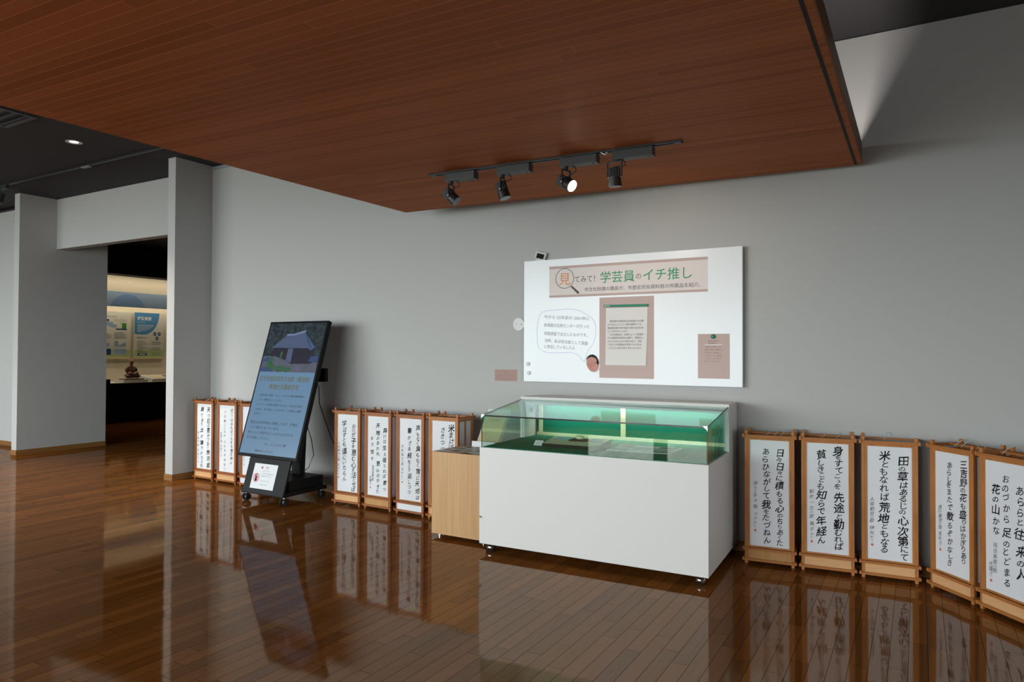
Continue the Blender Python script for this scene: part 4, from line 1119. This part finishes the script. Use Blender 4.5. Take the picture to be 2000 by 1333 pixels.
# ================================================================ WALL BOARD AND WHAT HANGS ON IT
WBX0, WBX1, WBZ0, WBZ1 = -0.2638, 1.6278, 1.2375, 2.308
YF = -0.050
wb = thing('whiteboard', 'large white board on the grey wall above the display case', 'board', ((WBX0+WBX1)/2, 0, WBZ0), 0)
bx, bz = (WBX0+WBX1)/2, WBZ0
MB().box(WBX0-bx, WBX1-bx, YF, YF+0.024, 0, WBZ1-bz, 0.004).build('board_panel', 'board_white', wb)
for px in (-0.6, 0.6):
    MB().box(px-0.05, px+0.05, YF+0.0245, -0.0005, 0.25, 0.85).build('wall_bracket', 'trim_metal', wb)
yb = YF-0.0006
# pen drawn speech bubble and handwriting on the board
q = MB()
outline = [(0.3273, 1.4165), (0.29, 1.452), (0.26, 1.482), (0.20, 1.497), (0.05, 1.490), (-0.04, 1.494), (-0.10, 1.520), (-0.127, 1.565), (-0.130, 1.66), (-0.125, 1.76), (-0.105, 1.83), (-0.05, 1.862),
           (0.05, 1.862), (0.16, 1.870), (0.26, 1.862), (0.33, 1.83), (0.40, 1.785), (0.425, 1.74), (0.435, 1.68), (0.420, 1.60), (0.39, 1.545), (0.360, 1.515), (0.350, 1.49), (0.335, 1.44), (0.3273, 1.4165)]
# smooth it
for _ in range(2):
    nw = [outline[0]]
    for p, r in zip(outline[:-1], outline[1:]):
        nw += [(p[0]*0.75+r[0]*0.25, p[1]*0.75+r[1]*0.25), (p[0]*0.25+r[0]*0.75, p[1]*0.25+r[1]*0.75)]
    nw.append(outline[-1]); outline = nw
hwid = 0.0014
for p, r in zip(outline[:-1], outline[1:]):
    d = Vector((r[0]-p[0], r[1]-p[1]))
    if d.length < 1e-6: continue
    d.normalize(); nx, nz_ = -d.y*hwid, d.x*hwid
    q.poly([(p[0]+nx-bx, p[1]+nz_-bz), (p[0]-nx-bx, p[1]-nz_-bz), (r[0]-nx-bx, r[1]-nz_-bz), (r[0]+nx-bx, r[1]+nz_-bz)], yb)
q.build('speech_bubble', 'pen_blue', wb)
q = MB()
for s, x, z, wd, slp in (('今から 25年前の 2001年に', -0.062, 1.795, 0.44, -0.06), ('県埋蔵文化財センターが行った', -0.062, 1.722, 0.435, -0.045), ('発掘調査で出土したものです。', -0.060, 1.650, 0.435, -0.05),
                         ('当時、私は担当者として調査', -0.055, 1.588, 0.415, -0.07), ('に参加していましたよ', -0.060, 1.535, 0.300, -0.04)):
    q = MB(); line(q, s, x-bx, z-bz, 0.034, yb, wd, 0.0, slp); q.build('handwriting', 'pen_grey', wb)

def on_board(name, label, cat, x, z, group=None):
    return thing(name, label, cat, (x, YF-0.0004, z), 0, group)
# title banner
ban = on_board('title_banner', 'wide pink edged banner with green title across the top of the white board', 'banner', 0.678, 2.108)
BW, BHh = 1.376/2, 0.2715/2
MB().box(-BW, BW, -0.0012, 0, -BHh, BHh).build('banner_sheet', 'pale_pink', ban)
q = MB(); q.rect(-BW, BW, BHh-0.022, BHh, -0.0016); q.rect(-BW, BW, -BHh, -BHh+0.019, -0.0016)
q.build('border_stripe', 'pink', ban)
q = MB(); cx, cz = 0.1398-0.678, 2.1345-2.108
ring(q, cx, cz, 0.088, 0.083, -0.0018, 40)
q.poly([(0.196-0.678, 2.060-2.108), (0.207-0.678, 2.071-2.108), (0.281-0.678, 2.008-2.108), (0.266-0.678, 1.994-2.108)], -0.0018)
q.build('magnifier', 'txt', ban)
q = MB(); line(q, '見', cx-0.057, cz-0.048, 0.115, -0.0018); q.build('orange_character', 'txt_orange', ban)
q = MB(); line(q, 'てみて！', 0.228-0.678, 2.098-2.108, 0.062, -0.0018, 0.235)
line(q, 'の', 0.778-0.678, 2.100-2.108, 0.055, -0.0018)
line(q, '市文化財課の職員が、市歴史民俗資料館の所蔵品を紹介。', 0.325-0.678, 2.016-2.108, 0.038, -0.0018, 1.01)
q.build('grey_lettering', 'txt', ban)
q = MB(); line(q, '学芸員', 0.466-0.678, 2.088-2.108, 0.102, -0.0018, 0.310, 0.006)
line(q, 'イチ推し', 0.838-0.678, 2.088-2.108, 0.104, -0.0018, 0.415, 0.004)
q.build('green_lettering', 'txt_green', ban)
# explanation poster
po = on_board('explanation_poster', 'tall dusty pink poster with a hanging grey text scroll on the white board', 'poster', 0.6995, 1.621)
PWd, PHt = 0.4725/2, 0.671/2
MB().box(-PWd, PWd, -0.0012, 0, -PHt, PHt).build('poster_sheet', 'pink', po)
ox, oz = 0.6995, 1.621
q = MB(); q.add([(0.522-ox, -0.0016, 1.868-oz), (0.8825-ox, -0.0016, 1.866-oz), (0.8785-ox, -0.0035, 1.60-oz), (0.872-ox, -0.006, 1.392-oz), (0.519-ox, -0.005, 1.3925-oz), (0.521-ox, -0.0025, 1.6-oz)], [(5, 2, 1, 0), (4, 3, 2, 5)])
q.build('scroll', 'scroll', po)
q = MB(); q.cyl((0.508-ox, -0.0108, 1.884-oz), (0.8885-ox, -0.0108, 1.881-oz), 0.0095, n=14); q.build('green_rod', 'green_rod', po)
q = MB(); line(q, '●解説', 0.516-ox, 1.8775-oz, 0.0135, -0.0206, 0.05); q.build('rod_lettering', 'txt_white', po)
q = MB()
tz = [1.749, 1.7215, 1.693, 1.666, 1.638, 1.611, 1.583, 1.556, 1.528]
for s, z in zip(('\u3000縄文時代中期(約4,500年前) のお墓', 'から出土したヒスイ製の首飾りです。', '新潟県糸魚川市の周辺で採れる石を加', '工して作られています。', '\u3000その完成品が、交易によって新潟県',
                 'から福島県会津地方を経て、湯西川に', 'もたらされたものと思われます。当時、', 'このような貴重品を所有できたのは、', 'このムラの有力者と考えられます。'), tz):
    line(q, s, 0.538-ox, z-oz, 0.0195, -0.0066, 0.312 if len(s) > 12 else 0.19)
q.build('lettering', 'txt_pale', po)
# information card with a round green pin
ca = on_board('request_card', 'small dusty pink notice card with round green pin at lower right of the white board', 'card', 1.4112, 1.4718)
CW_, CHt = 0.2415/2, 0.3445/2
MB().box(-CW_, CW_, -0.0014, 0, -CHt, CHt).build('card_sheet', 'pink', ca)
ox, oz = 1.4112, 1.4718
q = MB(); line(q, '収蔵品に関する', 1.366-ox, 1.584-oz, 0.013, -0.002, 0.088); line(q, '情報募集中！', 1.372-ox, 1.566-oz, 0.013, -0.002, 0.075)
for s, z in zip(('当館の「推し」収', '蔵品に関する情報や', '思い出などを募集して', 'います。下の専用', 'フォームからぜひ', '送ってください。'), (1.540, 1.517, 1.494, 1.471, 1.449, 1.427)):
    line(q, s, 1.344-ox, z-oz, 0.0135, -0.002, 0.128)
q.build('lettering', 'txt_rose', ca)
q = MB(); q.rect(1.341-ox, 1.476-ox, 1.556-oz, 1.562-oz, -0.002); q.build('white_rule', 'txt_white', ca)
MB().ball((1.409-ox, -0.0105, 1.6242-oz), 0.017, 18, 10, (1, 0.5, 1)).build('green_pin', 'pin_green', ca)
# cut-out portrait
fc = on_board('portrait_cutout', 'small cut-out drawing of a man with glasses beside the speech bubble', 'sticker', 0.4048, 1.405)
FM = Matrix.Rotation(math.radians(-24), 4, 'Y')
def F_(): return MB(FM)
def ell(cx, cz, rx, rz, n=28, a0=0, a1=2*PI):
    return [(cx+rx*math.cos(a0+(a1-a0)*i/(n if a1-a0 < 6.28 else n)), cz+rz*math.sin(a0+(a1-a0)*i/n)) for i in range(n+(1 if a1-a0 < 6.28 else 0))]
F_().prism([(p[0], p[1]) for p in ell(0.0, 0, 0.062, 0.080)], -0.0018, -0.0010).build('white_outline', 'white_card', fc)
F_().poly(ell(-0.004, -0.006, 0.053, 0.067), -0.0022).build('face', 'skin_pink', fc)
q = F_(); q.poly([(-0.046, 0.046), (-0.030, 0.066), (0.0, 0.076), (0.030, 0.070), (0.052, 0.045), (0.058, 0.010), (0.054, -0.022), (0.036, -0.034), (0.032, -0.006), (0.044, 0.012), (0.036, 0.036), (0.010, 0.056), (-0.02, 0.058)], -0.0026)
q.build('hair', 'hair_print', fc)
q = F_()
ring(q, -0.036, 0.004, 0.015, 0.0135, -0.0028, 18); ring(q, 0.002, -0.004, 0.016, 0.0145, -0.0028, 18)
q.rect(-0.022, -0.014, 0.0, 0.0016, -0.0028); q.poly([(0.018, -0.002), (0.044, -0.010), (0.044, -0.013), (0.018, -0.005)], -0.0028)
q.rect(-0.040, -0.032, 0.003, 0.0055, -0.0028); q.rect(-0.003, 0.006, -0.005, -0.0025, -0.0028)
q.poly([(-0.040, -0.043), (-0.012, -0.047), (-0.012, -0.0485), (-0.040, -0.0445)], -0.0028)
q.poly([(-0.028, -0.012), (-0.034, -0.026), (-0.022, -0.028), (-0.024, -0.0265), (-0.032, -0.0248), (-0.0265, -0.012)], -0.0028)
q.build('drawn_features', 'txt', fc)
for z, x, lb in ((1.3926, -0.2189, 'upper of two round silver magnets at the lower left of the white board'), (1.3128, -0.2101, 'lower of two round silver magnets at the lower left of the white board')):
    q = MB(); q.cyl((0, -0.0005, 0), (0, -0.008, 0), 0.0185, 0.0185, 22); q.ball((0, -0.008, 0), 0.0165, 18, 8, (1, 0.35, 1))
    tag(q.build('magnet', 'hood_frame', None, (x, YF-0.0002, z)), lb, 'magnet', 'magnets on the white board')
# data logger standing on the board's upper edge
lg = thing('data_logger', 'small white device with black display on the top edge of the white board', 'device', (-0.118, -0.026, WBZ1+0.0005), 0)
LM = Matrix.Rotation(math.radians(16), 4, 'Y') @ Matrix.Rotation(math.radians(-8), 4, 'X')
MB(Matrix.Translation(Vector((0, 0, 0.016))) @ LM).box(-0.054, 0.054, -0.008, 0.010, -0.002, 0.062, 0.003).build('housing', 'white_plastic', lg)
MB(Matrix.Translation(Vector((0, 0, 0.016))) @ LM).rect(-0.036, 0.038, 0.0, 0.044, -0.0086).build('display', 'black_plastic', lg)
MB().box(-0.04, 0.05, -0.006, 0.010, 0.0, 0.012).build('foot', 'white_plastic', lg)
# wall plate and paper note on the wall
wp = thing('wall_plate', 'round white blank plate with two screws on the wall left of the board', 'plate', (-0.340, 0, 1.748), 0)
MB().cyl((0, -0.0003, 0), (0, -0.009, 0), 0.061, 0.058, 32).build('plate', 'white_plastic', wp)
for px in (-0.027, 0.027):
    MB().cyl((px, -0.0091, 0), (px, -0.0100, 0), 0.005, n=12).build('screw', 'txt_pale', wp)
wn = thing('wall_note', 'small pink paper note on the grey wall below the round plate', 'note', (-0.478, 0, 1.2855), 0)
MB().hexa([(-0.118, -0.0016, -0.052), (0.119, -0.0016, -0.052), (0.119, -0.0003, -0.052), (-0.118, -0.0003, -0.052)], [(-0.121, -0.0016, 0.052), (0.119, -0.0016, 0.052), (0.119, -0.0003, 0.052), (-0.121, -0.0003, 0.052)]).build('paper', mat('salmon_paper', (0.42, 0.27, 0.235, 1), 0.8), wn)
q = MB(); line(q, 'ご案内', -0.025, 0.020, 0.017, -0.0022); line(q, '写真撮影・お問い合わせは', -0.095, -0.006, 0.012, -0.0022, 0.18)
line(q, '受付まで', -0.095, -0.020, 0.011, -0.0022); line(q, '日光市歴史民俗資料館', -0.085, -0.036, 0.011, -0.0022, 0.17)
q.build('lettering', 'txt_rose', wn)

# ================================================================ ROOM BEYOND: LONG WALL SHOWCASE
SX = -11.675
sh = thing('wall_showcase', 'long lit wall showcase seen through the opening on the left', 'showcase', (SX, 3.6, 0), 0)
YA, YE = -2.6, 3.2           # local y range
MB().box(-0.92, 0.0, YA, YE, 0.0, 0.800).build('plinth', 'show_dark', sh)
MB().box(0.001, 0.04, -0.99, -0.82, 0.0, 0.90).build('end_post', mat('dark_red_wood', (0.030, 0.010, 0.009, 1), 0.5), sh)
MB().box(-0.90, -0.02, YA, YE, 0.801, 0.812).build('case_floor', 'show_white', sh)
MB().box(-0.92, -0.86, YA, YE, 0.813, 3.10).build('back_wall', 'show_cream', sh)
MB().box(-0.86, -0.02, YA, YA+0.03, 0.813, 3.10).box(-0.86, -0.02, YE-0.03, YE, 0.813, 3.10).build('end_wall', 'show_cream', sh)
MB().box(-0.92, -0.001, YA, YE, 3.101, CEIL-0.002).build('bulkhead', 'black_wall', sh)
MB().box(-0.40, -0.38, YA+0.03, YE-0.03, 2.765, 3.10).build('upper_valance', 'show_cream', sh)
vb = MB().box(-0.40, -0.37, YA+0.03, YE-0.03, 2.44, 2.764).build('blue_valance', 'band_blue', sh)
n = 40
q = MB(); cy_, cz_, rr = -0.22, 2.30, 0.415
pts = [(cy_+rr*math.cos(PI*i/n), cz_+rr*math.sin(PI*i/n)) for i in range(n+1)]
pts = [(max(p[0], -9), max(p[1], 2.442)) for p in pts]
q.add([(-0.3692, p[0], p[1]) for p in pts], [list(range(len(pts)))])
q.build('blue_disc', 'band_blue2', vb)
q = MB()
for a_, b_ in ((YA, -0.765), (-0.763, 1.10), (1.102, YE)):
    q.box(-0.012, -0.004, a_, b_, 0.813, 3.098)
q.build('glass_front', 'show_glass', sh)
MB().ball((-0.37, -0.20, 2.98), 0.012, 10, 6).build('glowing_dot', emit('dot_glow', (1, 0.95, 0.85, 1), 0.9), sh)  # small white dot, given a glow of its own
# info panels, facing +X
def info_panel(y0, y1, z0, z1, label, second):
    o = thing('info_panel', label, 'panel', (SX-0.835, (y0+y1)/2, (z0+z1)/2), 0, 'printed panels in the wall showcase')
    hw, hh = (y1-y0)/2, (z1-z0)/2
    R = Matrix.Rotation(PI/2, 4, 'Z')      # local x -> +Y, face (-y) -> +X
    P_ = lambda: MB(R)
    P_().box(-hw, hw, -0.012, 0.012, -hh, hh).build('panel_board', 'panel_white', o)
    q = P_(); q.rect(-hw, hw, -hh+0.04, -hh+0.20, -0.0126); q.build('green_band', 'panel_lime', o)
    q = P_(); q.poly([(-hw, -hh)]+[(-hw+2*hw*i/16, -hh+(0.055 if i % 2 else 0.02)) for i in range(17)]+[(hw, -hh)], -0.0132); q.build('grass_edge', 'panel_yellow', o)
    t = P_()
    if second:
        q = P_(); n = 16; RR = hw*1.70
        q.poly([(-hw, hh), (-hw, hh-RR*0.82)]+[(-hw+RR*0.36+RR*0.64*math.sin(PI/2*i/n), hh-RR*0.84*math.cos(PI/2*i/n)) for i in range(n+1)], -0.0132)
        q.build('blue_quarter', 'panel_blue', o)
        q = P_(); line(q, '報徳思想', -hw+0.07, hh-0.165, 0.085, -0.0138, 0.33, 0.02); line(q, 'について', -hw+0.07, hh-0.235, 0.045, -0.0138)
        for i in range(6): q.rect(-hw+0.07, -hw+0.46-0.012*i*i, hh-0.285-0.03*i, hh-0.278-0.03*i, -0.0138)
        q.build('title', 'txt_white', o)
        q = P_()
        for cx, cz in ((0.135, 0.045), (0.245, 0.045), (0.190, -0.055)):
            q.poly(ell(cx, cz, 0.037, 0.042, 20), -0.0138)
        q.rect(-0.27, -0.05, -hh+0.075, -hh+0.125, -0.0138); q.build('navy_shapes', 'panel_navy', o)
        line(t, '報徳思想の柱', -hw+0.06, -0.06, 0.036, -0.0134)
        for i in range(9): t.rect(-hw+0.08, -hw+0.20+0.05*(i % 3), -0.13-0.032*i, -0.124-0.032*i, -0.0134)
        for j in range(3):
            for i in range(3): t.rect(0.06, 0.28, -0.14-0.13*j-0.028*i, -0.135-0.13*j-0.028*i, -0.0134)
        q = P_()
        for a in (0.135, 0.245): q.rect(a-0.018, a+0.018, 0.038, 0.052, -0.0144)
        q.rect(0.172, 0.208, -0.062, -0.048, -0.0144); q.rect(-0.23, -0.09, -hh+0.09, -hh+0.11, -0.0144); q.build('white_words', 'txt_white', o)
    else:
        q = P_(); q.rect(0.115, 0.215, 0.155, 0.275, -0.0132); q.rect(0.06, 0.115, 0.270, 0.276, -0.0132); q.build('green_block', 'panel_green', o)
        q = P_(); q.rect(-0.02, 0.225, 0.125, 0.150, -0.0138); q.rect(-0.26, -0.17, 0.31, 0.35, -0.0138); q.build('navy_shapes', 'panel_navy', o)
        q = P_(); q.poly([(-0.26, 0.30), (-0.08, 0.29), (-0.08, 0.245), (0.0, 0.235), (0.0, 0.18), (-0.10, 0.175), (-0.18, 0.20), (-0.26, 0.26)], -0.0132)
        for i in range(14):
            hgt = (0.10, 0.12, 0.14, 0.12, 0.11, 0.05, 0.02, 0.03, 0.05, 0.06, 0.07, 0.07, 0.08, 0.08)[i]
            q.rect(-0.055+i*0.019, -0.039+i*0.019, -0.245, -0.245+hgt, -0.0132)
        for i in range(4): q.rect(-0.235+i*0.019, -0.219+i*0.019, -0.245, -0.245+0.07+0.015*(i % 2), -0.0132)
        q.rect(-0.06, 0.215, -0.42, -0.30, -0.0131)
        q.build('pale_chart', 'band_blue', o)
        q = P_(); q.rect(-0.26, -0.125, -0.43, -0.295, -0.0138); q.build('dark_photo', 'panel_navy', o)
        line(t, '村の変化と復興の歩み', -0.235, 0.40, 0.032, -0.0134, 0.24)
        line(t, '日光神領の復興仕法', -0.06, 0.045, 0.030, -0.0134, 0.22)
        for i in range(4): t.rect(-0.06, 0.225-0.03*(i % 2), 0.02-0.03*i, 0.026-0.03*i, -0.0134)
        for i in range(4): t.rect(-0.24, -0.13, 0.02-0.03*i, 0.026-0.03*i, -0.0134)
        for i in range(10): t.rect(-0.05+i*0.028, -0.044+i*0.028, 0.31, 0.345+0.01*(i % 3), -0.0134)
    t.build('lettering', 'txt', o)
    return o
info_panel(3.085, 3.716, 1.31, 2.35, 'white printed panel with green block and bar charts in the far showcase', False)
info_panel(3.800, 4.500, 1.31, 2.36, 'white printed panel with a big blue quarter circle in the far showcase', True)
# seated wooden figure on a low plinth
dz = 0.813
pl = tag(MB().box(-0.17, 0.17, -0.27, 0.27, 0, 0.050, 0.003).build('statue_plinth', 'show_white', None, (SX-0.33, 3.45, dz)), 'low white slab under the seated wooden figure in the far showcase', 'plinth')
st = thing('seated_statue', 'brown carved wooden figure of a seated robed man in the far showcase', 'statue', (SX-0.33, 3.45, dz+0.051), PI/2)
MB().poly([], 0) if False else None
q = MB(); q.prism([(-0.21, 0), (0.21, 0), (0.195, 0.022), (-0.195, 0.022)], -0.13, 0.13); q.build('base', 'statue_dark', st)
q = MB()
q.ball((0, 0.0, 0.075), 0.1, 20, 12, (1.75, 1.25, 0.60))        # lap and knees
q.ball((-0.115, -0.06, 0.065), 0.07, 16, 10, (1.0, 0.9, 0.72)); q.ball((0.115, -0.06, 0.065), 0.07, 16, 10, (1.0, 0.9, 0.72))
q.ball((0, 0.03, 0.18), 0.1, 20, 14, (1.05, 0.85, 1.35))        # trunk
q.ball((0, 0.035, 0.275), 0.085, 18, 12, (1.28, 0.75, 0.62))    # shoulders
for s in (-1, 1):
    q.ball((s*0.105, 0.015, 0.215), 0.05, 14, 10, (0.95, 0.95, 1.5)); q.ball((s*0.085, -0.065, 0.135), 0.045, 14, 10, (1.15, 1.3, 0.85))
q.ball((0, -0.105, 0.118), 0.036, 12, 8, (1.5, 0.8, 0.75))      # joined hands
q.cyl((0, 0.02, 0.30), (0, 0.012, 0.37), 0.036, 0.030, 16)
q.ball((0, 0.0, 0.405), 0.055, 20, 14, (0.88, 1.0, 1.16)); q.ball((0, -0.053, 0.400), 0.012, 10, 8, (0.8, 1, 1.4))
q.ball((0.049, 0.005, 0.402), 0.012, 8, 6, (0.5, 0.8, 1.4)); q.ball((-0.049, 0.005, 0.402), 0.012, 8, 6, (0.5, 0.8, 1.4)); q.ball((0, -0.046, 0.372), 0.014, 8, 6, (1.4, 0.7, 0.6))
fig = q.build('figure', 'statue', st)
rm = fig.modifiers.new('remesh', 'REMESH'); rm.mode = 'VOXEL'; rm.voxel_size = 0.008; rm.use_smooth_shade = True
fig.scale = (0.88, 0.88, 0.88); fig.location = (0, 0, 0.020)
ds = tag(MB().hexa([(-0.24, -0.28, 0), (0.24, -0.28, 0), (0.24, 0.42, 0), (-0.24, 0.42, 0)], [(-0.24, -0.28, 0.13), (0.24, -0.28, 0.055), (0.24, 0.42, 0.055), (-0.24, 0.42, 0.13)]).build('sloping_stand', 'show_white', None, (SX-0.40, 4.10, dz+0.0005)), 'white sloping stand for documents at the right of the seated figure', 'stand')
bk = thing('open_document', 'old paper document lying on the sloping white stand in the far showcase', 'document', (SX-0.40, 4.10, dz+0.096), 0)
tl_ = math.atan2(0.075, 0.48)
DM = Matrix.Rotation(tl_, 4, 'Y')
MB(DM).box(-0.16, 0.14, -0.18, 0.14, 0.0, 0.004).build('paper', mat('aged_paper', (0.60, 0.48, 0.32, 1), 0.8), bk)
MB(DM).box(-0.12, 0.12, 0.17, 0.33, 0.0, 0.012).build('brown_cover', 'photo_brown', bk)

# clean up the lettering helper
bpy.data.objects.remove(_to)
bpy.data.curves.remove(_tc)
